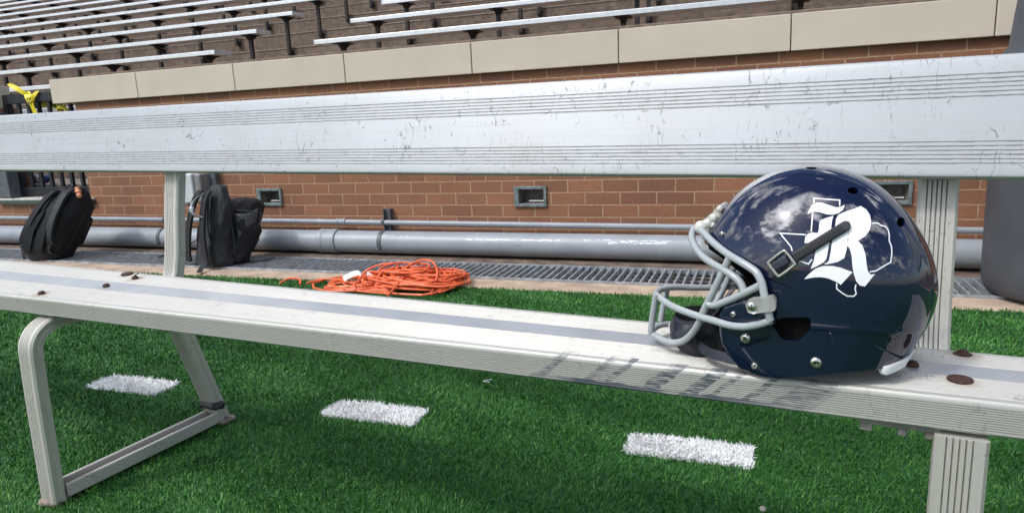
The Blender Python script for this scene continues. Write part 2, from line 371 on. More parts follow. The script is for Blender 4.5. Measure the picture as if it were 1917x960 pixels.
# ------------------------------------------------------------------ turf blades
def blades(name, P, hgt, wid, m, lean=.55, tint=None):
    n = len(P); ang = rng.uniform(0, 2 * np.pi, n); la = rng.uniform(0, 2 * np.pi, n)
    # neighbouring blades lie the same way
    fx = np.sin(P[:, 0] * 9 + 2 * np.sin(P[:, 1] * 7)) + np.sin(P[:, 1] * 23 + P[:, 0] * 5)
    la = np.where(rng.random(n) < .55, fx * 1.4 + rng.normal(0, .5, n), la)
    L = hgt * rng.uniform(.6, 1.25, n); ln = np.abs(rng.normal(lean, .35, n))
    wv = np.stack([np.cos(ang), np.sin(ang), np.zeros(n)], 1) * (wid * rng.uniform(.7, 1.3, n))[:, None] * .5
    ld = np.stack([np.cos(la), np.sin(la), np.zeros(n)], 1)
    b = np.concatenate([P, np.full((n, 1), -.012)], 1)
    mid = b + ld * (L * .5 * np.sin(ln * .5))[:, None] + np.array([0, 0, 1]) * (L * .55 * np.cos(ln * .5))[:, None]
    tip = mid + ld * (L * .55 * np.sin(ln * 1.5))[:, None] + np.array([0, 0, 1]) * (L * .5 * np.cos(np.minimum(ln * 1.5, 1.75)))[:, None]
    V_ = np.stack([b - wv, b + wv, mid - wv * .9, mid + wv * .9, tip], 1).reshape(-1, 3)
    i = np.arange(n)[:, None] * 5
    tri = np.concatenate([i + np.array([[0, 1, 3]]), i + np.array([[0, 3, 2]]), i + np.array([[2, 3, 4]])], 1).reshape(-1, 3)
    me = bpy.data.meshes.new(name); me.vertices.add(len(V_)); me.vertices.foreach_set('co', V_.astype(np.float32).ravel())
    me.loops.add(tri.size); me.loops.foreach_set('vertex_index', tri.astype(np.int32).ravel())
    me.polygons.add(len(tri)); me.polygons.foreach_set('loop_start', np.arange(0, tri.size, 3, dtype=np.int32)); me.polygons.foreach_set('loop_total', np.full(len(tri), 3, np.int32))
    me.update(calc_edges=True)
    t = np.clip(rng.normal(.45, .25, n), 0, 1) if tint is None else tint
    at = me.attributes.new('tint', 'FLOAT', 'POINT'); at.data.foreach_set('value', np.repeat(t, 5).astype(np.float32))
    o = bpy.data.objects.new(name, me); COL.objects.link(o); me.materials.append(m); return o
cs, sn = math.cos(TH), math.sin(TH)
def to_n(P): return -sn * P[:, 0] + cs * P[:, 1]
def to_s(P): return cs * P[:, 0] + sn * P[:, 1]
DASH = [(-2.13, 1.33), (-1.22, 1.448), (-.347, 1.556)]           # centres (world), along the wall direction
def dash_mask(P):
    m = np.zeros(len(P), bool); idx = np.full(len(P), -1)
    for k, (x, y) in enumerate(DASH):
        dx = P[:, 0] - x; dy = P[:, 1] - y; ds = cs * dx + sn * dy; dn = -sn * dx + cs * dy
        k_ = (abs(ds) < .147) & (abs(dn) < .052); idx[k_] = k
    return idx
N0 = 2600000
P = np.stack([rng.uniform(-5.2, 2.0, N0), rng.uniform(.15, 3.6, N0)], 1)
D = np.hypot(np.hypot(P[:, 0], P[:, 1]), CAMZ)
# denser where the camera stands close; all of the ground a step to either side keeps its blades
ax = np.arctan2(P[:, 0], P[:, 1]) + .479
inview = abs(ax) < .78
keep = (to_n(P) < TE + .004) & (rng.random(N0) < np.where(inview, np.minimum(1, (1.25 / D) ** 1.6), .12) * .80)
P = P[keep]; D = D[keep]
di = dash_mask(P)
Pg = P[di < 0]; Dg = D[di < 0]
patch = np.sin(Pg[:, 0] * 3.1 + np.sin(Pg[:, 1] * 4)) * .06 + np.sin(Pg[:, 1] * 5.3 + Pg[:, 0] * 1.7) * .05
tint = np.clip(rng.normal(.42, .24, len(Pg)) + patch, 0, 1)
yl = rng.random(len(Pg)) < .012; tint[yl] = 1
tf = blades('turf', Pg, np.full(len(Pg), .0165), .00145 * np.maximum(1, Dg / 1.3) ** .8, M_BLADE, .75, tint)
struct(tf, 'stuff'); tag(tf, 'green artificial turf blades covering the field under the bench', 'turf', kind='stuff')
DL = ['white turf dash seen through the left leg frame of the bench', 'white turf dash in the middle, between the bench legs', 'white turf dash below the helmet, largest of the three']
for k in range(3):
    Pk = P[di == k]; x, y = DASH[k]
    ex = np.stack([rng.uniform(-.148, .148, 3200), rng.uniform(-.052, .052, 3200)], 1)
    ex = np.stack([x + cs * ex[:, 0] - sn * ex[:, 1], y + sn * ex[:, 0] + cs * ex[:, 1]], 1)
    Pk = np.concatenate([Pk, ex])
    o = blades('turf_dash', Pk - np.array([x, y]), np.full(len(Pk), .0185), np.full(len(Pk), .0028), M_WBLADE, .85)
    o.location = (x, y, .001); tag(o, DL[k], 'turf marking', 'white dashes on the turf')

# ------------------------------------------------------------------ drain grate
mb = MB()
for i in range(int(9.5 / .0405)):
    s = -7.8 + i * .0405; mb.box((s, 3.405, -.016), (.009, .315, .028))
for nn in (3.241, 3.569): mb.box((-3.05, nn, -.015), (9.5, .008, .03))
for nn in (3.32, 3.405, 3.49): mb.box((-3.05, nn, -.026), (9.5, .005, .006))
tag(mb.build('drain_grate', M_GALV, base=(-3, 3.4, 0), rot=TH, smooth=False), 'long galvanised drain grate of slanted bars along the wall foot', 'drain grate')

# ------------------------------------------------------------------ brick wall with openings
WN = 3.842
holes = {'A': (-3.275, -3.073, .296, .414), 'B': (-1.393, -1.191, .289, .410), 'C': (.49, .692, .30, .418)}
IN = .03
OP = (-5.75, -4.86, .355, 1.3)
def wall_mesh():
    hs = [(h[0] + IN, h[1] - IN * .55, h[2] + IN * .6, h[3] - IN * .6) for h in holes.values()] + [OP]
    ss = sorted(set([-9.0, 3.2] + [x for h in hs for x in h[:2]])); zs = sorted(set([-.02, 1.072] + [min(x, 1.072) for h in hs for x in h[2:]]))
    mb = MB(); T_ = .2
    def solid(i, j):
        if i < 0 or j < 0 or i >= len(ss) - 1 or j >= len(zs) - 1: return False
        c = ((ss[i] + ss[i + 1]) / 2, (zs[j] + zs[j + 1]) / 2)
        return not any(h[0] < c[0] < h[1] and h[2] < c[1] < h[3] for h in hs)
    for i in range(len(ss) - 1):
        for j in range(len(zs) - 1):
            if not solid(i, j): continue
            a, b, c, d = ss[i], ss[i + 1], zs[j], zs[j + 1]
            mb.add([(a, WN, c), (b, WN, c), (b, WN, d), (a, WN, d)], [(0, 1, 2, 3)]); mb.add([(a, WN + T_, c), (b, WN + T_, c), (b, WN + T_, d), (a, WN + T_, d)], [(3, 2, 1, 0)])
            for di_, dj, q in ((-1, 0, [(a, c), (a, d)]), (1, 0, [(b, c), (b, d)]), (0, -1, [(a, c), (b, c)]), (0, 1, [(a, d), (b, d)])):
                if not solid(i + di_, j + dj):
                    (p, r_), (p2, r2) = q; mb.add([(p, WN, r_), (p2, WN, r2), (p2, WN + T_, r2), (p, WN + T_, r_)], [(0, 1, 2, 3)])
    return mb
wt = thing('brick_wall', (-3, WN, 0), 'red brick field wall below the stand with pale stone coping', 'brick wall', wall=True)
bw = wall_mesh().build('wall', M_BRICK, wt, smooth=False)
# cast stone coping, each slab a part
CJ = [-5.06 + .862 * i for i in range(8)] 
rngc = random.Random(3)
def coping_slab(a, b, n0=WN - .028, th=.2):
    z0, z1 = 1.0715, 1.2485; g = .0028
    mb = MB(); mb.box(((a + b) / 2, n0 + th / 2, (z0 + z1) / 2), (b - a - 2 * g, th, z1 - z0), bev=.004); return mb
for i in range(9):
    a = CJ[0] + .862 * i; coping_slab(a, a + .862).build('coping_slab', M_COPING, wt)
mb = MB(); mb.box((CJ[0] + 4.5 * .862, WN + .075, 1.16), (9 * .862 - .03, .17, .16)); mb.build('coping_joint', M_MORTAR, wt, smooth=False)
coping_slab(-9.2, -5.78).build('coping_slab', M_COPING, wt)
# sill under the opening
mb = MB(); mb.box((-5.345, WN - .004, .326), (1.07, .05, .03), bev=.002); sill = mb.build('sill', M_SILL, wt)
mb = MB(); mb.box((-5.345, WN + .07, .349), (1.06, .195, .016), bev=.003); mb.build('sill_cap', M_SILLTOP, sill)
# step-light boxes
BL = {'A': 'metal recessed box in the brick wall, right of the tall backpack', 'B': 'metal recessed box in the brick wall, midway between backpacks and helmet', 'C': 'metal recessed box in the brick wall, mostly hidden behind the helmet'}
for k, (a, b, c, d) in holes.items():
    t = thing('recessed_light', ((a + b) / 2, WN, c), BL[k], 'recessed light', 'recessed lights in the brick wall', wall=True)
    mb = MB(); i0, i1, j0, j1 = a + IN, b - IN * .55, c + IN * .6, d - IN * .6
    zc = (c + d) / 2
    for cc_, dd in (((a + i0) / 2, i0 - a), ((b + i1) / 2, b - i1)): mb.box((cc_, WN - .006, zc), (dd, .016, d - c), bev=.002)
    for cz, dz in (((c + j0) / 2, j0 - c), ((d + j1) / 2, d - j1)): mb.box(((i0 + i1) / 2, WN - .006, cz), (i1 - i0, .016, dz), bev=.002)
    mb.build('frame', M_FRAME, t)
    mb = MB(); dp_ = .085
    mb.add([(i0, WN + .003, j0), (i1, WN + .003, j0), (i1, WN + .003, j1), (i0, WN + .003, j1), (i0 + .015, WN + dp_, j0 + .004), (i1 - .015, WN + dp_, j0 + .004), (i1 - .015, WN + dp_, j1 - .012), (i0 + .015, WN + dp_, j1 - .012)],
           [(0, 1, 5, 4), (1, 2, 6, 5), (2, 3, 7, 6), (3, 0, 4, 7), (4, 5, 6, 7)]); mb.build('box_lining', M_BOXIN, t, smooth=False)
    mb = MB(); mb.box(((i0 + i1) / 2 + .02, WN + .05, j0 + .012), ((i1 - i0) * .6, .05, .008), bev=.002); mb.build('lens', M_LENS, t)

# ------------------------------------------------------------------ pipes
t = thing('drain_pipe', (-3, 3.765, .07), 'thick grey painted pipe along the foot of the brick wall', 'pipe', wall=True)
mb = MB(); mb.tube([(-9 + .25 * i, 3.765, .072) for i in range(49)], .0715, 28); mb.build('pipe', M_PIPE, t)
for s0 in (-2.71, -2.615): 
    mb = MB(); mb.lathe([(.0715, -.024), (.080, -.020), (.082, -.008), (.0775, 0), (.0775, .012), (.0815, .018), (.0715, .022)], (s0, 3.765, .072), n=28, rot=Matrix.Rotation(R(90), 3, 'Y')); mb.build('pipe_coupling', M_PIPE, t)
mb = MB(); mb.lathe([(.0715, -.05), (.0785, -.047), (.0785, .047), (.0715, .05)], (-2.66, 3.765, .072), n=28, rot=Matrix.Rotation(R(90), 3, 'Y')); mb.build('pipe_sleeve', M_PIPE, t)
t = thing('conduit', (-3, 3.79, .195), 'thin grey conduit running above the thick pipe on the wall', 'conduit', wall=True)
mb = MB(); mb.tube([(-9, 3.79, .206), (-5.5, 3.79, .204), (-3.1, 3.79, .199), (-.5, 3.79, .184), (1.6, 3.79, .180), (3.2, 3.79, .18)], .0165, 14); mb.build('pipe', M_PIPE, t)
mb = MB(); mb.lathe([(.0165, -.035), (.022, -.033), (.022, -.02), (.019, -.018), (.019, .018), (.022, .02), (.022, .033), (.0165, .035)], (-2.585, 3.79, .197), n=16, rot=Matrix.Rotation(R(90), 3, 'Y')); mb.build('coupling', M_PIPE, t)
for s0, lab in ((-4.07, 'dark strut bracket with pipe clamps, left of the bench back post'), (-2.25, 'dark strut bracket with pipe clamps, above the orange cord')):
    t = thing('strut_bracket', (s0, WN, .1), lab, 'pipe bracket', 'strut brackets holding the pipes', wall=True)
    mb = MB(); mb.box((s0, WN - .0125, .16), (.05, .021, .235)); mb.box((s0 + .022, WN - .03, .16), (.005, .03, .235)); mb.box((s0 - .022, WN - .03, .16), (.005, .03, .235)); mb.build('strut', M_STRUT, t, smooth=False)
    mb = MB(); arc = [(s0 - .012, 3.765 + .0745 * math.cos(a_), .072 + .0745 * math.sin(a_)) for a_ in [R(200) - R(125) * i / 14 for i in range(15)]]
    mb.ribbon(arc, (.013, 0, 0), .004); mb.box((s0 - .012, 3.765 - .078, .04), (.018, .022, .012), bev=.003); mb.build('pipe_clamp', M_STRUT, t)
    mb = MB(); arc = [(s0 - .02, 3.79 + .020 * math.cos(a_), .201 + .020 * math.sin(a_)) for a_ in [R(230) - R(210) * i / 12 for i in range(13)]]
    mb.ribbon(arc, (.007, 0, 0), .003); mb.build('conduit_clamp', M_STRUT, t)
# electrical box
t = thing('electrical_box', (-3.71, WN, .33), 'light grey electrical box on dark strut behind bench post', 'electrical box', wall=True)
mb = MB(); mb.box((-3.755, 3.755, .432), (.10, .105, .205), bev=.012); mb.build('cover', M_BOXG, t)
mb = MB(); mb.box((-3.672, 3.772, .432), (.062, .115, .20), bev=.016); mb.build('housing', M_BOXD, t)
mb = MB(); mb.tube([(-3.675, 3.775, .525), (-3.675, 3.78, .6), (-3.675, 3.79, .68)], .012, 12); mb.build('conduit_riser', M_PIPE, t)
mb = MB(); mb.box((-3.612, WN - .022, .42), (.045, .04, .62)); mb.build('strut', M_STRUT, t, smooth=False)
mb = MB(); mb.box((-3.77, 3.70, .322), (.03, .02, .014), bev=.003); mb.build('latch', M_STRUT, t)
mb = MB(); mb.tube(catmull([(-3.66, 3.76, .332), (-3.64, 3.73, .28), (-3.605, 3.70, .20), (-3.63, 3.66, .12), (-3.70, 3.60, .06), (-3.76, 3.52, .02), (-3.80, 3.42, .006)], 8), .005, 8)
tag(mb.build('power_cable', M_BLACK, base=(-3.66, 3.75, .3), rot=TH), 'thin black cable hanging from the electrical box to the ground', 'cable')

# ------------------------------------------------------------------ stand behind the wall
RUN, RISE, RN0, RZ0 = .698, .281, 6.038, 1.662
st = thing('concrete_stand', (-3, 6, 0), 'brown stepped concrete grandstand rising behind the brick wall', 'grandstand', wall=True)
prof = [(WN + .21, -.05), (WN + .21, .44), (4.62, .44)]
for k in range(-2, 26):
    f = RN0 + k * RUN + .17; zt = RZ0 + k * RISE - .40
    prof += [(f if k > -2 else 4.62, prof[-1][1]), (f if k > -2 else 4.62, zt)]
prof += [(27, prof[-1][1]), (27, -.05)]
mb = MB(); n_ = len(prof); A_ = [(-40, p[0], p[1]) for p in prof]; B_ = [(7, p[0], p[1]) for p in prof]
mb.add(A_ + B_, [(i, (i + 1) % n_, n_ + (i + 1) % n_, n_ + i) for i in range(n_)] + [tuple(range(n_)), tuple(range(n_, 2 * n_))[::-1]]); mb.build('steps', M_STAND, st, smooth=False)
mb = MB(); mb.box((-5, WN + .46, .4445), (5, .5, .012)); mb.build('walkway', M_FLOORC, st, smooth=False)
# lip behind the coping
mb = MB(); mb.box((-1.0, WN + .30, .85), (8.0, .17, .885), bev=.006); mb.build('kerb', M_STAND, st)
# tread nosings
mb = MB()
for k in range(-1, 26): mb.box((-5.5, RN0 + k * RUN + .168, RZ0 + k * RISE - .408), (60, .012, .014), bev=.003)
mb.build('nosing', mat('pale_edge', (.24, .19, .155), .95, 0, .4, 18), st)  # paler strip along each tread edge
# aisle steps
mb = MB()
for k in range(-1, 19):
    f = RN0 + k * RUN + .17; zt = RZ0 + k * RISE - .40
    mb.box((-4.87, f + RUN - .17, zt + .07), (1.0, .34, .14), bev=.006)
mb.build('aisle_step', M_STAND, st)
SL, SR = -5.496, -4.236
ORD = ['lowest', 'second lowest', 'third', 'fourth', 'fifth', 'sixth', 'seventh', 'eighth', 'ninth', 'tenth', 'eleventh', 'twelfth', 'thirteenth', 'fourteenth', 'fifteenth']
def bleacher(k, side):
    a, b = (SL - 8.5 - max(0, k) * 1.2, SL) if side == 'L' else (SR, SR + 7.5)
    n0 = RN0 + k * RUN; z = RZ0 + k * RISE
    if k < 0: b = -4.9
    lab = ('aluminium bleacher plank left of the aisle, %s row up from the coping' % ORD[k] if side == 'L' else 'aluminium bleacher plank right of the aisle, %s row up from the coping' % ORD[k]) if k >= 0 else ('aluminium bleacher plank just above the dark gate rail' if k == -1 else 'aluminium bleacher plank seen through the gate pickets')
    t = thing('bleacher_bench', (b if side == 'L' else a, n0, z - .45), lab, 'bleacher bench', 'bleacher benches on the stand', wall=True)
    pr_ = [(0, 0), (.006, 0.0), (.235, 0), (.24, -.005), (.24, -.042), (.232, -.042), (.232, -.006 - .004), (.008, -.010), (.008, -.028), (.0, -.028 - .014), (-.002, -.040), (-.002, -.006)]
    mb = MB(); pr_ = [(-.002, -.006), (.004, 0), (.236, 0), (.24, -.005), (.24, -.042), (-.002, -.042)]
    mb.loft([[(x, n0 + p[0], z + p[1]) for p in pr_] for x in (a, b)]); mb.build('plank', M_PLANK, t)
    if side == 'L': mb = MB(); mb.box((b + .0025, n0 + .119, z - .0213), (.006, .25, .048), bev=.0015); mb.build('end_cap', M_PLANK, t)
    else: mb = MB(); mb.box((a - .0025, n0 + .119, z - .0213), (.006, .25, .048), bev=.0015); mb.build('end_cap', M_PLANK, t)
    s = -5.68 if side == 'L' else -3.98
    if k < 0: s = -5.2
    while a < s < b:
        mb = MB(); e = .02; zb = z - .0425
        mb.prism([(s - e, n0 + .0, zb), (s - e, n0 + .235, zb), (s - e, n0 + .185, zb - .022), (s - e, n0 + .136, zb - .055), (s - e, n0 + .135, zb - .44), (s - e, n0 + .098, zb - .44), (s - e, n0 + .097, zb - .055), (s - e, n0 + .05, zb - .022)], (2 * e, 0, 0))
        mb.box((s, n0 + .115, zb - .005), (.13, .2, .007)); mb.box((s, n0 + .142, zb - .43), (.06, .05, .06))
        mb.build('bracket', M_BRACKET, t, smooth=False)
        s += -1.408 if side == 'L' else 1.408
    return t
for k in range(-2, 15): bleacher(k, 'L')
for k in range(0, 4): bleacher(k, 'R')

# ------------------------------------------------------------------ gate, post, tape in the opening
t = thing('picket_gate', (-5.3, 3.93, .36), 'dark navy steel picket gate closing the gap in the brick wall', 'gate', wall=True)
G0, G1, GN = -5.74, -4.90, 3.93
mb = MB(); mb.box(((G0 + G1) / 2, GN, 1.138), (G1 - G0, .04, .074), bev=.003); mb.build('top_rail', M_GATE, t)
mb = MB(); mb.box(((G0 + G1) / 2, GN, .406), (G1 - G0, .045, .062), bev=.003); mb.build('bottom_rail', M_GATE, t)
s = G0 + .035; i = 0
while s < G1:
    mb = MB(); mb.box((s, GN, .77), (.030 if 2 < i < 7 else .034, .022, .665), bev=.002); mb.build('picket', M_GATE, t); s += .1135; i += 1
mb = MB(); mb.box((G0 + .02, GN + .004, .77), (.045, .05, .66)); mb.build('stile', M_GATE, t, smooth=False)
t2 = MB(); t2.box((-5.78, WN + .03, .70), (.13, .11, .68), bev=.004)
tag(t2.build('gate_post', M_POST, base=(-5.78, WN + .03, .36), rot=TH), 'square blue grey steel post at the left of the gate', 'post')
t = thing('caution_tape', (-5.38, GN, .9), 'yellow caution tape knotted round the dark gate rail', 'caution tape', wall=True)
def wide(P_, w_, tw=0.0):
    P_ = catmull(P_, 6); n_ = len(P_)
    return P_, [Vector((math.cos(tw * i / n_) * w_, .3 * w_ * math.sin(7 * i / n_), math.sin(tw * i / n_ + .2) * w_)) for i in range(n_)]
mb = MB()
for P_, w_, tw in (([(-5.62, GN - .03, 1.255), (-5.53, GN - .035, 1.215), (-5.45, GN - .04, 1.175), (-5.40, GN - .035, 1.15)], .020, 1.2),
                   ([(-5.43, GN - .03, 1.182), (-5.40, GN - .045, 1.14), (-5.385, GN - .045, 1.10), (-5.375, GN - .04, 1.04), (-5.35, GN - .035, .96)], .030, .15),
                   ([(-5.32, GN - .03, 1.182), (-5.355, GN - .045, 1.14), (-5.38, GN - .042, 1.10), (-5.37, GN - .036, 1.02), (-5.36, GN - .03, .95)], .026, -.2),
                   ([(-5.40, GN - .05, 1.12), (-5.38, GN - .052, 1.10), (-5.36, GN - .05, 1.115)], .022, .3)):
    a_, b_ = wide(P_, w_, tw); mb.ribbon(a_, b_, .0015)
mb.build('knot', M_YELLOW, t)
mb = MB()
a_, b_ = wide([(-5.40, GN + .03, 1.09), (-5.25, GN + .03, 1.075), (-5.14, GN + .02, 1.055), (-5.06, GN - .03, 1.03)], .001, 0)
b_ = [Vector((0, 0, .026))] * len(a_); mb.ribbon(a_, b_, .0015)
for j in range(4):
    a_, b_ = wide([(-5.09, GN - .04, 1.015 - .012 * j), (-5.05, GN - .055 - .01 * j, 1.05), (-5.02 + .012 * j, GN - .05, 1.045 - .01 * j), (-5.0 - .015 * j, GN - .04, 1.00)], .013, 1.0 + j); mb.ribbon(a_, b_, .0015)
mb.build('streamer', M_YELLOW, t)
mb = MB()
for s0, z0 in ((-5.255, 1.078), (-5.225, 1.075), (-5.195, 1.07), (-5.15, 1.062), (-5.12, 1.055)):
    mb.box((s0, GN + .0275, z0), (.016, .002, .028)); 
ring = [(-5.385 + .016 * math.cos(x), GN - .062, 1.115 + .018 * math.sin(x)) for x in [i * .45 for i in range(12)]]; mb.tube(ring, .003, 6)
mb.build('print', M_INK, t)
# bottle on the walkway
t = thing('water_bottle', (-5.76, 4.15, .45), 'blue plastic bottle lying on the step behind the gate', 'bottle', wall=True)
rot = Matrix.Rotation(R(90), 3, 'Y')
mb = MB(); mb.lathe([(.0, 0), (.032, .002), (.036, .01), (.036, .13), (.028, .16), (.014, .175)], (-5.88, 4.16, .487), n=20, rot=rot); mb.build('body', M_BLUE, t)
mb = MB(); mb.lathe([(.0145, 0), (.0155, .001), (.0155, .02), (.013, .022)], (-5.705, 4.16, .487), n=16, rot=rot); mb.build('cap', M_BLUE, t)
mb = MB(); mb.lathe([(.0364, .0), (.0364, .035)], (-5.82, 4.16, .487), n=20, rot=rot); mb.build('bottle_label', M_WHITE, t)

# ------------------------------------------------------------------ bin
t = thing('bin', (1.165, 3.31, 0), 'tall charcoal plastic bin at the right edge of the photo', 'bin', wall=True)
prof = [(.20, 0), (.245, .004), (.272, .02), (.284, .05), (.288, .10), (.292, .5), (.296, .86), (.296, .905)]
mb = MB(); mb.lathe(prof, (1.165, 3.31, -.004), n=64); mb.build('body', M_BIN, t)
mb = MB(); mb.lathe([(.301, .905), (.302, .935), (.297, .95), (.262, 1.0), (.252, 1.12), (.238, 1.25), (.19, 1.36), (.1, 1.41), (.0, 1.42)], (1.165, 3.31, -.004), n=64); mb.build('lid', M_BIN, t)

# ------------------------------------------------------------------ orange cord
t = thing('extension_cord', (-1.78, 3.05, 0), 'tangled orange extension cord heaped on the turf by the grate', 'extension cord', wall=True)
mb = MB(); rc = random.Random(5)
pts = []
for L_ in range(52):
    heap = L_ > 7
    cx = -1.66 + rc.gauss(0, .05) if heap else -1.88 + rc.gauss(0, .07); cy = 3.02 + rc.gauss(0, .04)
    ra = rc.uniform(.10, .27) if heap else rc.uniform(.14, .27); rb = ra * rc.uniform(.42, .75); ph = rc.uniform(-.35, .35); hz = .010 + .10 * (L_ / 52) * rc.uniform(.4, 1.1)
    t0 = rc.uniform(0, 6.28); tilt = rc.uniform(-.18, .18); nn = 22; sg = rc.choice((1, 1, -1))
    for i in range(nn):
        a_ = t0 + sg * i / nn * rc.uniform(5.6, 6.3); x = ra * math.cos(a_); y = rb * math.sin(a_)
        dist = min(1, math.hypot((cx + x + 1.68) / .40, (cy + y - 3.02) / .24))
        z = max(.006, hz * (1 - dist ** 2 * .8) + tilt * y * .5 + .004 * math.sin(3 * a_ + L_))
        pts.append((cx + x * math.cos(ph) - y * math.sin(ph), cy + x * math.sin(ph) + y * math.cos(ph), z))
mb.tube(catmull(pts, 4), .0058, 7); mb.build('coil', M_ORANGE, t)
mb = MB(); arc = catmull([(-1.98, 3.0, .012), (-1.95, 3.06, .06), (-1.87, 3.09, .085), (-1.78, 3.07, .09), (-1.76, 3.0, .06), (-1.8, 2.93, .02)], 8); mb.tube(arc, .0058, 8)
arc = catmull([(-1.72, 2.93, .02), (-1.71, 3.02, .08), (-1.64, 3.07, .115), (-1.55, 3.03, .115), (-1.49, 2.95, .07), (-1.50, 2.88, .01)], 8); mb.tube(arc, .0058, 8)
arc = catmull([(-2.25, 2.93, .004), (-2.2, 2.99, .012), (-2.10, 3.0, .014), (-2.02, 2.96, .012), (-1.9, 2.92, .01)], 8); mb.tube(arc, .0058, 8)
arc = catmull([(-2.40, 2.90, .004), (-2.37, 2.945, .022), (-2.30, 2.94, .022), (-2.27, 2.90, .004)], 8); mb.tube(arc, .0058, 8)
mb.build('loose_loop', M_ORANGE, t)
mb = MB(); mb.ribbon(catmull([(-2.02, 2.93, .035), (-2.0, 2.95, .048), (-1.97, 2.97, .060), (-1.94, 2.97, .060)], 5), (.007, -.003, -.012), .0012); mb.ribbon(catmull([(-1.90, 2.97, .06), (-1.86, 2.95, .045), (-1.83, 2.93, .04)], 4), (.004, -.004, .014), .0012); mb.build('cord_tag', M_WHITE, t)

# ------------------------------------------------------------------ backpacks
def bag_rings(prof, wfun, dfun, offs, n=40, e=2.8, wr=0.006, seed=0):
    rs = random.Random(seed); ph = [rs.uniform(0, 6.28) for _ in range(6)]; rings = []
    for z in prof:
        ring = []
        for k in range(n):
            a_ = 2 * math.pi * k / n; c_, s_ = math.cos(a_), math.sin(a_)
            x = math.copysign(abs(c_) ** (2 / e), c_) * wfun(z); y = math.copysign(abs(s_) ** (2 / e), s_) * dfun(z)
            q = 1 + wr * 6 * (math.sin(3 * a_ + z * 31 + ph[0]) * .5 + math.sin(7 * a_ - z * 47 + ph[1]) * .3 + math.sin(11 * a_ + z * 83 + ph[2]) * .2)
            ox, oy = offs(z); ring.append(Vector((x * q + ox, y * q + oy, z + .004 * math.sin(5 * a_ + ph[3]))))
        rings.append(ring)
    return rings
def placed(rings, o, ang):
    m = Matrix.Rotation(ang, 3, 'Z'); return [[m @ p + Vector(o) for p in r_] for r_ in rings]
def xf(o, ang):
    m = Matrix.Rotation(ang, 3, 'Z'); return lambda p: m @ Vector(p) + Vector(o)
# left bag: local x = width, y = depth (back panel at -y)
O1 = (-4.67, 3.34, 0.0); A1 = R(2)
t = thing('backpack', O1, 'black backpack with padded straps and orange charm, left on the grate', 'backpack', 'backpacks on the ground by the wall', wall=True)
zs = [0.0, .012, .04, .09, .15, .21, .27, .33, .38, .42, .45, .468, .476]
sm = lambda z, a, b: max(0, min(1, (z - a) / (b - a)))
w1 = lambda z: .168 * (1 - .52 * sm(z, .28, .476) ** 1.8) * (.80 + .20 * sm(z, 0, .16)) * (1 if z < .475 else .6)
d1 = lambda z: (.118 + .040 * math.sin(min(1, z / .40) * math.pi)) * (1 - .55 * sm(z, .33, .476) ** 2) * (.85 + .15 * sm(z, 0, .05)) * (1 if z < .475 else .6)
o1 = lambda z: (.17 * sm(z, 0, .47) ** 1.2 - .010 * math.sin(z * 14), -.02 + .24 * z)
mb = MB(); mb.loft(placed(bag_rings(zs, w1, d1, o1, 48, 2.6, .012, 1), O1, A1)); bag = mb.build('body', M_CABS, t, angle=80)
X1 = xf(O1, A1)
def back1(x, z, off=.012): return X1((x + o1(z)[0], o1(z)[1] - d1(z) * (1 - min(1, abs(x) / w1(z)) ** 2.6) ** (1 / 2.6) - off, z))
for sx in (-1, 1):
    mb = MB(); P_ = catmull([back1(sx * .06, .455, .0), back1(sx * .068, .44, .035), back1(sx * .085, .36, .035), back1(sx * .10, .26, .03), back1(sx * .115, .17, .026), back1(sx * .125, .11, .02)], 6)
    rm = Matrix.Rotation(A1, 3, 'Z'); mb.ribbon(P_, rm @ Vector((.03, 0, .004)), .016); mb.build('shoulder_strap', M_CABS2 if sx > 0 else M_CABS, t)
    mb = MB(); P_ = catmull([back1(sx * .125, .12, .02), back1(sx * .12, .07, .03), back1(sx * .13, .03, .01)], 6); mb.ribbon(P_, rm @ Vector((.011, 0, .002)), .003); mb.box(back1(sx * .123, .10, .03), (.035, .012, .022), bev=.003); mb.build('buckle', M_BLACK, t)
mb = MB()
for sx in (-1, 1): mb.loft(placed([[Vector((o1(z)[0] + sx * .055 + .038 * math.cos(a_) * k, o1(z)[1] - d1(z) - .004 - .014 * k, z + .0)) for a_ in [j * math.pi / 4 for j in range(8)]] for z, k in ((.06, .4), (.09, 1), (.2, 1), (.3, 1), (.35, .5))], O1, A1))
mb.build('back_padding', M_CABS2, t)
mb = MB(); mb.tube(catmull([back1(-.03, .468, -.02), back1(-.02, .492, -.015), back1(.02, .492, -.015), back1(.03, .468, -.02)], 6), .007, 8); mb.build('grab_handle', M_STRAP, t)
mb = MB(); mb.tube(catmull([X1((.155, -.02, .06)), X1((.255, .05, .26)), X1((.265, .08, .38)), X1((.22, .09, .462))], 8), .004, 6); mb.tube(catmull([X1((.13, .06, .08)), X1((.21, .13, .26)), X1((.23, .13, .36))], 8), .004, 6); mb.build('zipper', M_BLACK, t)
mb = MB(); mb.loft(placed(bag_rings([.05, .07, .12, .19, .24, .255], lambda z: .105 * (1 if .06 < z < .25 else .8), lambda z: .045 if .06 < z < .25 else .02, lambda z: (o1(z)[0], o1(z)[1] + d1(z) - .012), 28, 3, .01, 4), O1, A1)); mb.build('front_pocket', M_CABS, t, angle=80)
mb = MB(); mb.ribbon(catmull([back1(-.14, .03, .01), back1(-.17, .03, .05), back1(-.165, .10, .07), back1(-.16, .05, .09), back1(-.15, .0, .08)], 5), (.010, .004, .004), .003); mb.build('waist_strap', M_STRAP, t)
mb = MB()
ce = X1((.235, .07, .455))
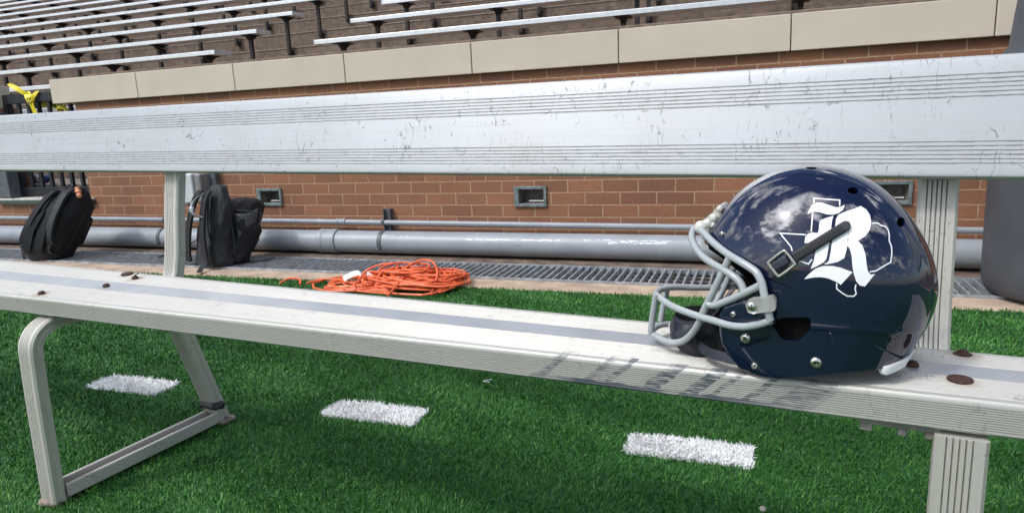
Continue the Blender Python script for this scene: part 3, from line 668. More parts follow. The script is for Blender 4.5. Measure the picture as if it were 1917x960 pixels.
for dx, dy, dz, r_ in ((0, 0, .012, .016), (.03, -.02, -.005, .02), (.045, -.03, -.03, .018)): mb.lathe([(0, -r_)] + [(r_ * math.cos(a_), r_ * math.sin(a_)) for a_ in [R(-60), R(-30), 0, R(30), R(60)]] + [(0, r_)], ce + Vector((dx, dy, dz)), n=14)
tag(mb.build('charm', mat('orange_white_charm', (.62, .26, .13), .5, 0, .6, 60), base=ce, rot=TH), 'small orange and white charm clipped on the left backpack', 'charm')

# right bag
O2 = (-3.17, 3.38, 0.0); A2 = R(-22)
t = thing('backpack', O2, 'black backpack with a shiny front panel, slumped beside the electrical box', 'backpack', 'backpacks on the ground by the wall', wall=True)
X2 = xf(O2, A2); rm2 = Matrix.Rotation(A2, 3, 'Z')
zs = [0, .012, .04, .1, .16, .22, .28, .34, .39, .43, .46, .482, .49]
w2 = lambda z: .150 * (1 - .62 * sm(z, .26, .49) ** 1.7) * (.88 + .12 * sm(z, 0, .04)) * (1 if z < .488 else .5)
d2 = lambda z: (.094 - .045 * sm(z, .05, .42)) * (1 - .35 * sm(z, .4, .49)) * (1 if z < .488 else .5)
o2 = lambda z: (-.02 * math.sin(z * 11) + .03 * sm(z, .2, .49), -.075 + .05 * sm(z, 0, .49))
mb = MB(); mb.loft(placed(bag_rings(zs, w2, d2, o2, 44, 2.6, .022, 8), O2, A2)); mb.build('body', M_CABS2, t, angle=80)
zs2 = [0.004, .02, .06, .12, .18, .24, .29, .33, .36, .378, .386]
w3 = lambda z: .14 * (1 - .35 * sm(z, .28, .386) ** 2) * (1 if z < .384 else .5)
d3 = lambda z: (.085 + .045 * sm(z, .02, .26)) * (1 - .55 * sm(z, .3, .386) ** 2) * (1 if z < .384 else .5)
o3 = lambda z: (.02 * math.sin(z * 13), .022 + .12 * sm(z, .02, .36))
mb = MB(); mb.loft(placed(bag_rings(zs2, w3, d3, o3, 44, 2.5, .034, 21), O2, A2)); mb.build('front_compartment', M_CABS, t, angle=80)
mb = MB()   # shiny panel on the side facing the field
def side3(y, z, off): 
    yy = max(-.97, min(.97, (y - o3(z)[1]) / d3(z))); return X2((w3(z) * (1 - abs(yy) ** 2.6) ** (1 / 2.6) + off, y, z))
rows = []
for i in range(9):
    q = i / 8; z = .15 + .16 * q; ya, yb = .015 + .0 * q, .07 + .10 * math.sqrt(q); rows.append([side3(ya + (yb - ya) * j / 7, z + .02 * (j / 7) - .012 * math.sin(j / 7 * 3.1), .006) for j in range(8)])
vs = [p for r_ in rows for p in r_]; fs = [(i * 8 + j, i * 8 + j + 1, (i + 1) * 8 + j + 1, (i + 1) * 8 + j) for i in range(8) for j in range(7)]
mb.add(vs, fs); pn = mb.build('shiny_panel', M_SHINY, t, angle=80); sd = pn.modifiers.new('s', 'SOLIDIFY'); sd.thickness = .004
mb = MB(); mb.tube(catmull([side3(.02, .06, .004), side3(.02, .15, .004), side3(.09, .16, .004), side3(.165, .23, .004), side3(.185, .30, .004)], 6), .004, 6)
mb.tube(catmull([side3(.02, .33, .005), side3(.07, .325, .005), side3(.13, .31, .005), side3(.17, .30, .005)], 6), .004, 6); mb.build('zipper', M_SHINY, t)
def side2(y, z, off): 
    yy = max(-.97, min(.97, (y - o2(z)[1]) / d2(z))); return X2((w2(z) * (1 - abs(yy) ** 2.8) ** (1 / 2.8) + off, y, z))
mb = MB(); mb.tube(catmull([side2(-.02, .03, .003), side2(-.02, .2, .003), side2(-.03, .36, .003), side2(-.05, .46, .003)], 8), .0055, 6); mb.tube(catmull([side2(-.12, .05, .003), side2(-.13, .2, .003), side2(-.11, .36, .003), side2(-.08, .46, .003)], 8), .0055, 6); mb.build('piping', M_BLACK, t)
for sx, c_ in ((1, M_CABS), (-1, M_CABS)):
    mb = MB(); P_ = catmull([X2((sx * .05 + .02, -.10, .46)), X2((sx * .065 + .015, -.135, .41)), X2((sx * .085, -.165, .30)), X2((sx * .10 - .015, -.18, .19)), X2((sx * .12 - .02, -.185, .08)), X2((sx * .13 - .02, -.18, .02))], 6)
    mb.ribbon(P_, rm2 @ Vector((.032, 0, 0)), .013); mb.build('shoulder_strap', c_, t)
mb = MB(); mb.ribbon(catmull([X2((.05, -.13, .45)), X2((.03, -.19, .40)), X2((.06, -.21, .34)), X2((.09, -.17, .31))], 6), rm2 @ Vector((.012, 0, .004)), .004); mb.box(X2((.05, -.205, .36)), (.03, .02, .03), bev=.004); mb.build('buckle', M_GALV, t)
mb = MB(); mb.ribbon(catmull([X2((.10, -.18, .05)), X2((.14, -.24, .012)), X2((.19, -.27, .006))], 6), (.012, .01, 0), .004); mb.build('loose_strap', M_STRAP, t)
mb = MB(); mb.ribbon(catmull([X2((.15, .06, .006)), X2((.20, .09, .006)), X2((.19, .20, .006))], 6), (.010, .012, 0), .004); mb.build('loose_strap', M_STRAP, t)

# ------------------------------------------------------------------ bench
XL, XR = -1.6106, .1008
bench = thing('team_bench', ((XL + XR) / 2, 1.0, 0), 'long scuffed aluminium team bench with back, across the foreground', 'bench')
XA, XB, XE0, XE1 = -1.9556, .3307, -3.0, .95
BWD, ST = .1952, .0405
def lerp(a, b, q): return a + (b - a) * q
def seat_sec(prof, x):      # straight edges between two measured sections
    res = []
    for y, z in prof:
        P2 = []
        for (yf, zt, tl) in ((.8111, .4621, .129), (.8683, .4748, -.0433)):
            P2.append((yf + y * math.cos(tl) - z * math.sin(tl), zt + y * math.sin(tl) + z * math.cos(tl)))
        q = (x - XA) / (XB - XA); q = min(max(q, -.12), 1.2); res.append(Vector((x, lerp(P2[0][0], P2[1][0], q), lerp(P2[0][1], P2[1][1], q))))
    return res
def seat_pt(x, y, z=0): return seat_sec([(y, z)], x)[0]
def darken_grooves(o, prof_x, m, n):
    # the strips of the profile that lie at the bottom of a groove get a darker material: dirt on the legs, painted shade on seat and backrest
    o.data.materials.append(m)
    for p in o.data.polygons:
        if p.index % n in prof_x and len(p.vertices) == 4: p.material_index = 1
def groove_strips(prof, test): 
    n = len(prof); return {k for k in range(n) if test(prof[k]) and test(prof[(k + 1) % n])}
def groove_run(a, b, n, d):
    # ribbed line from a to b: n shallow grooves of depth d; returns (pos, depth)
    o = []; p = (b - a) / n
    for i in range(n):
        x = a + i * p; o += [(x, 0), (x + p * .12, d), (x + p * .36, d), (x + p * .50, 0)]
    return o + [(b, 0)]
prof = []
# front face, bottom to top
prof += [(.003, -ST), (0, -ST + .003)]
prof += [(dd, zz_) for zz_, dd in groove_run(-ST + .0055, -.0065, 10, .0011)]
rr = .005
prof += [(rr - rr * math.cos(a_), -rr + rr * math.sin(a_)) for a_ in [R(15), R(40), R(65), R(90)]]
prof += [(yy, -dd) for yy, dd in groove_run(.012, .41 * BWD, 16, .0006)]
prof += [(yy, -.0004) for yy in (.415 * BWD, .65 * BWD)]
prof += [(yy, -dd) for yy, dd in groove_run(.655 * BWD, BWD - .012, 13, .0006)]
prof += [(BWD - rr + rr * math.sin(a_), -rr + rr * math.cos(a_)) for a_ in [0, R(30), R(60), R(90)]]
prof += [(BWD, -ST + .003), (BWD - .003, -ST)]
mb = MB(); mb.loft([seat_sec(prof, lerp(XE0, XE1, i / 24)) for i in range(25)]); mb.build('seat', M_SEAT, bench, angle=25, base=(0, 0, 0)) 
so_ = [o for o in COL.objects if o.name == 'seat'][0]; darken_grooves(so_, groove_strips(prof, lambda q: abs(q[0] - .0011) < 1e-6 and q[1] < -.005), M_SEATG, len(prof)); so_.data.materials.append(M_BAND)
ks = groove_strips(prof, lambda q: abs(q[1] + .0004) < 1e-6)
for p_ in so_.data.polygons:
    if p_.index % len(prof) in ks and len(p_.vertices) == 4: p_.material_index = 2; so_.location = -Vector(bench['_b'])
# backrest plank
BH, BD, BT = .174, .030, R(12)
def back_sec(prof, x):
    res = []
    for yy, zz_ in prof:       # zz_ 0 bottom .. BH top, yy depth behind the front face
        P2 = [(by + zz_ * math.sin(BT) + yy * math.cos(BT), bz + zz_ * math.cos(BT) - yy * math.sin(BT)) for by, bz in ((1.1888, .7126), (1.1581, .6892))]
        q = (x - XA) / (XB - XA); res.append(Vector((x, lerp(P2[0][0], P2[1][0], q), lerp(P2[0][1], P2[1][1], q))))
    return res
bp = [(.004, 0), (.001, .002), (0, .006)]
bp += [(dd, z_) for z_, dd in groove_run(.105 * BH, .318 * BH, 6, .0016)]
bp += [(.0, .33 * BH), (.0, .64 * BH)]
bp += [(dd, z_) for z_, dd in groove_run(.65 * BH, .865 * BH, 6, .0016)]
bp += [(0.0, BH - .010)] + [(.007 - .007 * math.cos(a_), BH - .007 + .007 * math.sin(a_)) for a_ in [R(20), R(50), R(75), R(90)]]
bp += [(BD - .004, BH), (BD, BH - .004), (BD, .003), (BD - .003, 0)]
mb = MB(); mb.loft([back_sec(bp, lerp(XE0, XE1, i / 24)) for i in range(25)]); darken_grooves(mb.build('backrest', M_ALU, bench, angle=25), groove_strips(bp, lambda q: abs(q[0] - .0016) < 1e-6), M_GROOVE2, len(bp))
# leg frames: swept extrusions
LW = .0529
def sec_profile(th, grooves=5):
    # (x across, n outward) front face at n=0, ribs cut in the middle
    p = [(-LW / 2, -th), (-LW / 2, -.004), (-LW / 2 + .004, 0)]
    g0, g1 = -.30 * LW, .30 * LW; st_ = (g1 - g0) / grooves
    for i in range(grooves): x = g0 + i * st_; p += [(x, 0), (x + .0003, -.0018), (x + .0017, -.0018), (x + .0020, 0)]
    p += [(LW / 2 - .004, 0), (LW / 2, -.004), (LW / 2, -.35 * th), (LW / 2 - .002, -.38 * th), (LW / 2 - .002, -.62 * th), (LW / 2, -.65 * th), (LW / 2, -th)]
    return p
def sweep(x0, path, th, name, m, parent):
    # path in (y,z), front face to the left of travel direction (outwards)
    pr_ = sec_profile(th); rings = []; N_ = len(path)
    for i, (y, z) in enumerate(path):
        t_ = Vector(path[min(i + 1, N_ - 1)]) - Vector(path[max(i - 1, 0)]); t_.normalize(); nrm = Vector((-t_.y, t_.x))
        rings.append([Vector((x0 + px_, y + nrm.x * n_, z + nrm.y * n_)) for px_, n_ in pr_])
    mb = MB(); mb.loft(rings); o = mb.build(name, m, parent, angle=30); darken_grooves(o, groove_strips(pr_, lambda q: abs(q[1] + .0018) < 1e-6), M_GROOVE, len(pr_)); return o
def arc2(c, r, a0, a1, n=10): return [(c[0] + r * math.cos(R(a0 + (a1 - a0) * i / n)), c[1] + r * math.sin(R(a0 + (a1 - a0) * i / n))) for i in range(n + 1)]
for X0, top in ((XL, .4225), (XR, .4300)):
    rb = .072; y_ = .767 if X0 < -1 else .858
    path = [(y_, .0), (y_ + .003, .12), (y_ + .006, .25)] + arc2((y_ + .010 + rb, top - rb - .004), rb, 178, 90, 12)[0:] + [(1.0, top - .002), (1.10, top - .001)]
    if X0 > -1: path = [(y_, 0), (y_, .2), (y_, top - .003)]
    leg = sweep(X0 if X0 < -1 else X0 * y_ / .767, path, .026, 'front_leg', M_LEG, bench)
    if X0 > -1: leg.scale = (1, 1, 1)
    # rear leg: its front face towards the camera; leans forward at the top
    path = [(1.222, .004), (1.175, .165), (1.128, .33), (1.102, top - .003)]
    sweep(X0 if X0 < -1 else X0 + .05, path, .034, 'rear_leg', M_LEG, bench)
    # back post: upright behind the plank, bending forward under the seat
    path = [(1.02, top - .028)] 
    path = [(1.06, top - .026), (1.10, top - .024)] + arc2((1.10, top + .050), .074, 270, 352, 10) + [(1.182, .50), (1.196, .60), (1.215, .70), (1.235, .80), (1.243, .85)]
    path = [(a_, b_) for a_, b_ in path]
    # travelling up, the left of travel is towards the camera
    sweep(X0 - (.028 if X0 < -1 else 0), path, .026, 'back_post', M_LEG, bench)
    # ground runner: open channel, two rails
    mb = MB(); y0, y1 = .80, 1.235
    for sx in (-1, 1): mb.box((X0 + sx * (LW / 2 - .006), (y0 + y1) / 2, .017), (.011, y1 - y0, .032), bev=.003)
    rl = mb.build('ground_runner', M_LEG, bench)
    mb = MB(); mb.box((X0, (y0 + y1) / 2, .004), (LW - .022, y1 - y0, .008)); mb.build('channel_web', M_CHANNEL, rl, smooth=False)
    M_CLAMP = mat('dull_clamp_metal', (.22, .205, .18), .7, .2, .3, 60)
    yc = .875 if X0 > -1 else .855; xc = X0 - .05 if X0 > -1 else X0 + .075
    zc = seat_pt(xc, .05, -ST).z
    mb = MB(); mb.box((xc, yc + .035, zc - .004), (.085, .08, .007), bev=.0015)
    for dx in (-.034, .004, .034): mb.box((xc + dx, yc + .004, zc - .012), (.009 if dx < .03 and dx > 0 else .014, .014, .010), bev=.0015)
    mb.build('clamp_plate', M_CLAMP, bench)
mb = MB(); mb.box((XL + .0, 1.222, .052), (LW + .006, .046, .022), Matrix.Rotation(R(-17), 3, 'X'), bev=.006); mb.tube([(XL + .026, 1.205, .050), (XL + .030, 1.22, .052), (XL + .028, 1.235, .056)], .008, 8); mb.build('tape_wrap', M_BLACK, bench)
mb = MB(); mb.box((XL - .004, .785, -.002), (.052, .045, .016), Matrix.Rotation(.3, 3, 'Z'), bev=.005); mb.box((XL + .008, 1.245, -.002), (.055, .05, .014), bev=.005); mb.build('foot_pad', mat('worn_rubber', (.24, .19, .155), .9, 0, .5, 90, .002, 200), bench)
# bolts
mst = Nodes('rust_stain'); v = mst.coord(); tcn = mst.n('ShaderNodeTexCoord')
g = mst.n('ShaderNodeVectorMath', operation='LENGTH'); mst.l(tcn.outputs['Object'], g.inputs[0])
def bolt(x, y, style):
    # y is measured across the seat from its front edge
    p = seat_pt(x, y, 0); n_ = (seat_pt(x, y + .01).z - p.z) / .01; rx = Matrix.Rotation(math.atan(n_), 3, 'X')
    mb = MB()
    if style == 'washer': mb.lathe([(0, 0), (.0132, .0), (.0139, .0015), (.0130, .0034), (0, .0038)], p, n=24, rot=rx)
    else:
        mb.lathe([(.0, 0), (.0105 if style == 'big' else .0068, 0), (.0112 if style == 'big' else .0078, .0010), (.0075, .0020), (.0068, .0040), (.0050, .0060), (.0024, .0070), (0, .0071)], p, n=20, rot=rx)
        if style == 'bent': mb.box(p + Vector((.006, .0, .010)), (.012, .006, .0018), Matrix.Rotation(-.35, 3, 'Y') @ Matrix.Rotation(.2, 3, 'X'))
    mb.build('bolt', M_RUST, bench)
def seat_y(px, py):        # pixel on the seat -> (x, y across)
    z = .468
    for _ in range(4):
        q = at_z(px, py, z); x = q.x; fr = seat_pt(x, 0); bk = seat_pt(x, BWD); f = (q.y - fr.y) / (bk.y - fr.y); z = lerp(fr.z, bk.z, f)
    return x, f * BWD
for px, py, sty in ((78, 550, 'dome'), (199, 536, 'dome'), (253, 521, 'bent'), (238, 513, 'washer'), (1802, 663, 'big'), (1708, 684, 'dome'), (1797, 712, 'washer')):
    x, y = seat_y(px, py); y = min(y, BWD - .012); bolt(x, y, sty)
    # rust bleeding from the bolt into the metal round it
    q = seat_pt(x, y); N = N_SEAT; vd = N.n('ShaderNodeVectorMath', operation='DISTANCE'); N.l(N.n('ShaderNodeTexCoord').outputs['Object'], vd.inputs[0]); vd.inputs[1].default_value = q
    dd_ = N.math('MULTIPLY_ADD', N.noise(N.coord(scale=(25, 60, 60)), 1.5, 4), .030, vd.outputs['Value'])
    N.l(N.mix(N.ramp(dd_, [(.020, .75), (.040, .0)]), N.b.inputs['Base Color'].links[0].from_socket, (.30, .20, .11)), N.b.inputs['Base Color'])

# ------------------------------------------------------------------ helmet
HY = .95                          # mid plane of the helmet
hb = Vector((-.045, HY, .474))
hel = thing('football_helmet', hb, 'glossy navy football helmet with grey facemask and white blackletter R', 'football helmet')
def cp(cx, cy, v=0.0): return at_y(1180 + cx / 2.2323, 290 + cy / 2.2323, HY - v)      # crop of the photo -> plane v towards the camera
C0 = cp(770, 500)
def rel(cx, cy, v=0.0): p = cp(cx, cy, v); return (p.x - C0.x, p.z - C0.z)
full = [(335, 325), (350, 292), (400, 222), (455, 160), (520, 112), (600, 74), (680, 54), (755, 47), (840, 55), (925, 78), (1000, 110), (1065, 155), (1125, 210), (1180, 278), (1228, 355), (1262, 435), (1278, 510), (1280, 570), (1266, 640), (1236, 712), (1200, 768), (1165, 820),
        (1120, 940), (1020, 1120), (900, 1260), (760, 1330), (600, 1300), (450, 1180), (330, 990), (265, 800), (250, 640), (268, 500), (300, 400)]
cut = [(335, 328, .0), (338, 340, .02), (352, 372, .045), (395, 410, .066), (440, 440, .083), (480, 465, .092), (520, 492, .10), (548, 520, .102), (546, 550, .103), (520, 580, .103), (470, 603, .102), (425, 622, .10), (385, 645, .098), (368, 680, .096), (366, 730, .095), (378, 785, .095), (400, 835, .095), (430, 870, .096), (470, 897, .097), (540, 920, .098), (600, 926, .098), (700, 921, .098), (800, 912, .097), (900, 903, .095), (1000, 898, .085), (1050, 890, .075), (1095, 870, .058), (1130, 842, .035), (1155, 818, .015), (1165, 812, 0)]
def polar(list_, closed=True, n=8):
    pts = catmull([Vector((*rel(*p), 0)) for p in list_], n, closed) if closed else catmull([Vector((*rel(*p), 0)) for p in list_], n, False)
    return np.array([math.atan2(p.y, p.x) for p in pts]), np.array([math.hypot(p.x, p.y) for p in pts])
fa, fr_ = polar(full)
ca, cr_ = polar(cut, False, 5)
def interp_ang(a, A_, R_):
    o = np.argsort(A_); return np.interp(a, A_[o], R_[o], period=2 * math.pi)
NA, NT = 300, 70
alphas = np.linspace(-math.pi, math.pi, NA, endpoint=False)
RE = interp_ang(alphas, fa, fr_)
# smooth the outline a little
for _ in range(3): RE = (np.roll(RE, 1) + 2 * RE + np.roll(RE, -1)) / 4
a_lo = math.atan2(*rel(335, 328)[::-1]); a_hi = math.atan2(*rel(1165, 812)[::-1])     # between: open edge (front, below)
def in_cut(a): 
    # angles from brow (about pi) through front/bottom to the nape (about -0.7)
    a2 = a % (2 * math.pi); lo = a_lo % (2 * math.pi); hi = a_hi % (2 * math.pi); return lo <= a2 <= hi
RC = np.array([interp_ang(a, ca, cr_) if in_cut(a) else 1e9 for a in alphas]); RC = np.minimum(RC, RE)
HW, NE = .109, 2.25
def half_w(rn): return HW * max(0.0, 1 - rn ** NE) ** (1 / NE)
JAW = [Vector((*rel(*p), 0)) for p in ((360, 640, .095), (470, 600, .1), (560, 640, .1), (600, 700, .1), (585, 760, .1), (470, 800, .1), (520, 860, .1), (585, 930, .1), (440, 900, .1), (370, 790, .095))]
def pin(x, y, poly):
    c = False; n = len(poly)
    for i in range(n):
        a, b = poly[i], poly[i - 1]
        if (a.y > y) != (b.y > y) and x < (b.x - a.x) * (y - a.y) / (b.y - a.y) + a.x: c = not c
    return c
def pdist(x, y, poly):
    d = 9; n = len(poly); p = Vector((x, y, 0))
    for i in range(n):
        a, b = poly[i - 1], poly[i]; ab = b - a; t = max(0, min(1, (p - a).dot(ab) / ab.length_squared)); d = min(d, (p - a - ab * t).length)
    return d
def shell(sign, shrink=1.0, inset=0.0, detail=True, cutk=1.0):
    V_ = []; F_ = []
    V_.append((C0.x, HY - sign * (HW * shrink - inset), C0.z))
    for ai, a in enumerate(alphas):
        re, rc = RE[ai], RC[ai] * cutk if RC[ai] < RE[ai] - 1e-6 else RE[ai]
        xm = min(1.0, rc / re); tmax = math.asin(min(1, xm ** (NE / 2)))
        for j in range(1, NT + 1):
            t = tmax * j / NT; rn = math.sin(t) ** (2 / NE); v = HW * math.cos(t) ** (2 / NE) if t < math.pi / 2 - 1e-6 else 0.0
            x, z = math.cos(a) * re * rn, math.sin(a) * re * rn
            k = shrink
            if detail:
                # raised crown band over the top and back
                if z > -.06:
                    e = 1 - max(0, min(1, (v - .040) / .006)); e = e * e * (3 - 2 * e); k += .010 * e * max(0, min(1, (z + .06) / .05))
                # side pressing line sweeping to the nape
                if v > .03:
                    zl = -.038 - .25 * (x + .0) ** 2 * 3; dz = z - zl; v += .0011 * math.exp(-(dz / .004) ** 2) * (1 if x > -.08 else 0)
                if v > .05 and z < .02 and x < .0 and pin(x, z, JAW): v += .0022 * min(1, pdist(x, z, JAW) / .004)
            V_.append((C0.x + x * k, HY - sign * (v * (k if not detail else 1)), C0.z + z * k))
    for ai in range(NA):
        b = (ai + 1) % NA
        F_.append((0, 1 + ai * NT, 1 + b * NT))
        for j in range(NT - 1):
            F_.append((1 + ai * NT + j, 1 + ai * NT + j + 1, 1 + b * NT + j + 1, 1 + b * NT + j))
    return V_, F_
def shell_mesh(name, m, **kw):
    mb = MB()
    for sg in (1, -1): V_, F_ = shell(sg, **kw); mb.add(V_, F_)
    me = bpy.data.meshes.new(name); me.from_pydata([tuple(Vector(p) - hb) for p in mb.v], [], mb.f); bm = bmesh.new(); bm.from_mesh(me)
    bmesh.ops.remove_doubles(bm, verts=bm.verts[:], dist=2e-5); bmesh.ops.recalc_face_normals(bm, faces=bm.faces[:])
    bm.normal_update()
    # outward check
    s_ = sum((f.calc_center_median() - (C0 - hb)).dot(f.normal) for f in bm.faces)
    if s_ < 0: bmesh.ops.reverse_faces(bm, faces=bm.faces[:])
    bm.to_mesh(me); bm.free()
    for p in me.polygons: p.use_smooth = True
    o = bpy.data.objects.new(name, me); COL.objects.link(o); me.materials.append(m); o.parent = hel; o['_b'] = tuple(hb); return o
def navy():
    N = Nodes('gloss_navy_paint'); v = N.coord()
    N.set(Base_Color=N.ramp(N.noise(v, 30, 4), [(.3, (.0026, .0050, .023)), (.7, (.0034, .0064, .029))]), Roughness=N.ramp(N.noise(v, 60, 5), [(.4, .02), (.75, .06)]), Specular_IOR_Level=.75, Coat_Weight=.35, Coat_Roughness=.02)
    # fine scuffs
    vo = N.n('ShaderNodeTexVoronoi', feature='DISTANCE_TO_EDGE'); N.l(N.coord(scale=(9, 9, 40), rot=(.2, .5, 0)), vo.inputs['Vector']); vo.inputs['Scale'].default_value = 2.2
    sc_ = N.math('MULTIPLY', N.ramp(vo.outputs['Distance'], [(.004, 1), (.012, 0)]), N.ramp(N.noise(v, 22, 3), [(.60, 0), (.66, 1)]))
    N.l(N.mix(N.math('MULTIPLY', sc_, .12), N.b.inputs['Base Color'].links[0].from_socket, (.16, .18, .22)), N.b.inputs['Base Color'])
    N.bump(N.noise(v, 9, 2), .0004, .35)
    return N.m
M_NAVY = navy()
M_MASK = mat('grey_vinyl_facemask', (.315, .345, .355), .30, 0, .05, 30)
M_PAD = mat('black_padding', (.004, .004, .005), .95, 0, .3, 60, spec=.15)
M_CLEAR = Nodes('clear_plastic').set(Base_Color=(.85, .85, .80), Roughness=.12, Transmission_Weight=.72, IOR=1.45).m
M_SCREW = mat('nickel_screw', (.62, .60, .55), .28, 1, .15, 200)
M_DECAL = mat('white_vinyl_decal', (.80, .81, .83), .22, 0, .015, 30)
M_BUMPER = mat('white_bumper', (.80, .80, .82), .35, 0, .04, 40)
M_STRAPN = mat('ribbed_chin_strap', (.028, .028, .034), .55, 0, .25, 120)
sh = shell_mesh('shell', M_NAVY)
bmv = bmesh.new(); bmv.from_mesh(sh.data); BV = BVHTree.FromBMesh(bmv)
def on_shell(px, py, off=.0005):
    d = ray(px, py).normalized(); hit, nrm, _, _ = BV.ray_cast(Vector((0, 0, CAMZ)) - hb, d)
    if hit is None: return None, None
    if nrm.dot(d) > 0: nrm = -nrm
    return hit + hb + nrm * off, nrm
# openings: ear hole and vents
def cutter(poly_px, depth=.03, out_=.01):
    pts = []; 
    for px, py in poly_px:
        p, n_ = on_shell(px, py, 0); 
        if p is None: return None
        pts.append(p)
    c = sum(pts, Vector()) / len(pts); nn = sum((on_shell(px, py)[1] for px, py in poly_px), Vector()).normalized()
    return [p + nn * out_ for p in pts], -nn * (depth + out_)
def q1(cx, cy): return (1180 + cx / 2.2323, 290 + cy / 2.2323)
def q3(cx, cy): return (1380 + cx / 5.0447, 560 + cy / 5.0447)
EAR = [q3(*p) for p in ((330, 250), (350, 235), (375, 190), (480, 170), (640, 170), (692, 180), (697, 250), (690, 285), (600, 380), (570, 392), (450, 388), (420, 370))]
cm = MB()
pl, dv = cutter(EAR, .03); cm.prism(pl, dv)
def ell(cx, cy, a, b, ang): return [q1(cx + a * math.cos(t_) * math.cos(ang) - b * math.sin(t_) * math.sin(ang), cy + a * math.cos(t_) * math.sin(ang) + b * math.sin(t_) * math.cos(ang)) for t_ in [i * math.pi / 10 for i in range(20)]]
for e in (ell(931, 149, 23, 14, .12), ell(1131, 281, 17, 21, .1), ell(757, 56, 24, 5, .0)):
    c_ = cutter(e, .012, .004)
    if c_: cm.prism(*c_)
cmo = cm.build('cutter', M_PAD, hel, smooth=False)
sd = sh.modifiers.new('solid', 'SOLIDIFY'); sd.thickness = .0035; sd.offset = -1
bo = sh.modifiers.new('bool', 'BOOLEAN'); bo.operation = 'DIFFERENCE'; bo.object = cmo; bo.solver = 'EXACT'
bpy.context.view_layer.update(); dg = bpy.context.evaluated_depsgraph_get()
nm = bpy.data.meshes.new_from_object(sh.evaluated_get(dg)); sh.modifiers.clear(); sh.data = nm
for p in nm.polygons: p.use_smooth = True
try: nm.set_sharp_from_angle(angle=R(30))
except Exception: pass
bpy.data.objects.remove(cmo)
ln = shell_mesh('padding', M_PAD, shrink=.90, inset=.002, detail=False, cutk=.985)

def decal(polys, name, m, off=.0006, th=0, fine=5.0, parent=None):
    bm = bmesh.new()
    for k, poly in enumerate(polys):
        vs = [bm.verts.new((x, y, 0)) for x, y in poly]; f = bm.faces.new(vs)
    bmesh.ops.triangulate(bm, faces=bm.faces[:], ngon_method='BEAUTY')
    for _ in range(6):
        le = [e for e in bm.edges if e.calc_length() > fine]
        if not le: break
        bmesh.ops.subdivide_edges(bm, edges=le, cuts=1); bmesh.ops.triangulate(bm, faces=bm.faces[:])
    bad = []
    for v_ in bm.verts:
        p, n_ = on_shell(v_.co.x, v_.co.y, off)
        if p is None: bad.append(v_); continue
        v_.co = p - hb
    bmesh.ops.delete(bm, geom=bad, context='VERTS')
    bmesh.ops.recalc_face_normals(bm, faces=bm.faces[:])
    if bm.faces and sum((f.normal.dot(f.calc_center_median() - (C0 - hb)) for f in bm.faces)) < 0: bmesh.ops.reverse_faces(bm, faces=bm.faces[:])
    me = bpy.data.meshes.new(name); bm.to_mesh(me); bm.free()
    for p in me.polygons: p.use_smooth = True
    o = bpy.data.objects.new(name, me); COL.objects.link(o); me.materials.append(m); o.parent = parent or hel; o['_b'] = tuple(hb)
    if th: s_ = o.modifiers.new('s', 'SOLIDIFY'); s_.thickness = th; s_.offset = 0
    return o
def q2(p): return (1440 + p[0] / 4.364, 350 + p[1] / 4.364)
def smooth_poly(P_, n=3): return [(v_.x, v_.y) for v_ in catmull([Vector((*p, 0)) for p in P_], n, True)]
flour = [(313, 225), (325, 190), (350, 150), (385, 130), (430, 130), (490, 150), (540, 168), (580, 165), (618, 150), (600, 190), (565, 215), (520, 228), (470, 225), (420, 210), (375, 203), (340, 208)]
lstem = [(525, 238), (470, 252), (425, 270), (410, 290), (405, 350), (397, 376), (345, 375), (315, 385), (295, 410), (287, 458), (330, 458), (388, 470), (378, 530), (365, 600), (340, 668), (390, 645), (440, 618), (465, 590), (475, 550), (485, 480), (500, 390), (508, 310), (515, 265)]
stem = [(565, 230), (610, 208), (655, 191), (690, 212), (660, 228), (650, 262), (652, 300), (645, 360), (638, 450), (630, 520), (612, 580), (555, 613), (460, 632), (488, 600), (502, 530), (514, 440), (528, 365), (540, 310), (545, 262)]
bowl = [(655, 191), (690, 180), (745, 158), (790, 185), (820, 230), (832, 290), (820, 350), (785, 400), (725, 440), (690, 452), (634, 456), (640, 450), (690, 430), (720, 398), (742, 340), (740, 280), (725, 232), (700, 213), (690, 212)]
leg_ = [(634, 456), (690, 452), (725, 440), (760, 480), (785, 550), (795, 640), (805, 690), (830, 715), (862, 710), (780, 812), (740, 803), (710, 770), (690, 710), (678, 640), (672, 560), (655, 500), (632, 478)]
bflo = [(285, 752), (330, 705), (380, 665), (440, 645), (520, 645), (590, 660), (640, 680), (680, 695), (585, 797), (540, 770), (480, 745), (420, 735), (360, 738)]
dot = [(460 + 7 * math.cos(t_), 626 + 6 * math.sin(t_)) for t_ in [i * .785 for i in range(8)]]
decal([[q2(p) for p in P_] for P_ in (flour, lstem, stem, bowl, leg_, bflo, dot)], 'letter_decal', M_DECAL, .0006)
def stroke(P_, w_, closed=False):
    polys = []
    for a, b in zip(P_, P_[1:]):
        a, b = Vector(a), Vector(b); d = (b - a).normalized(); n_ = Vector((-d.y, d.x)) * w_ / 2; e = d * w_ * .0
        polys.append([tuple(a - n_ - e), tuple(b - n_ + e), tuple(b + n_ + e), tuple(a + n_ - e)])
    return polys
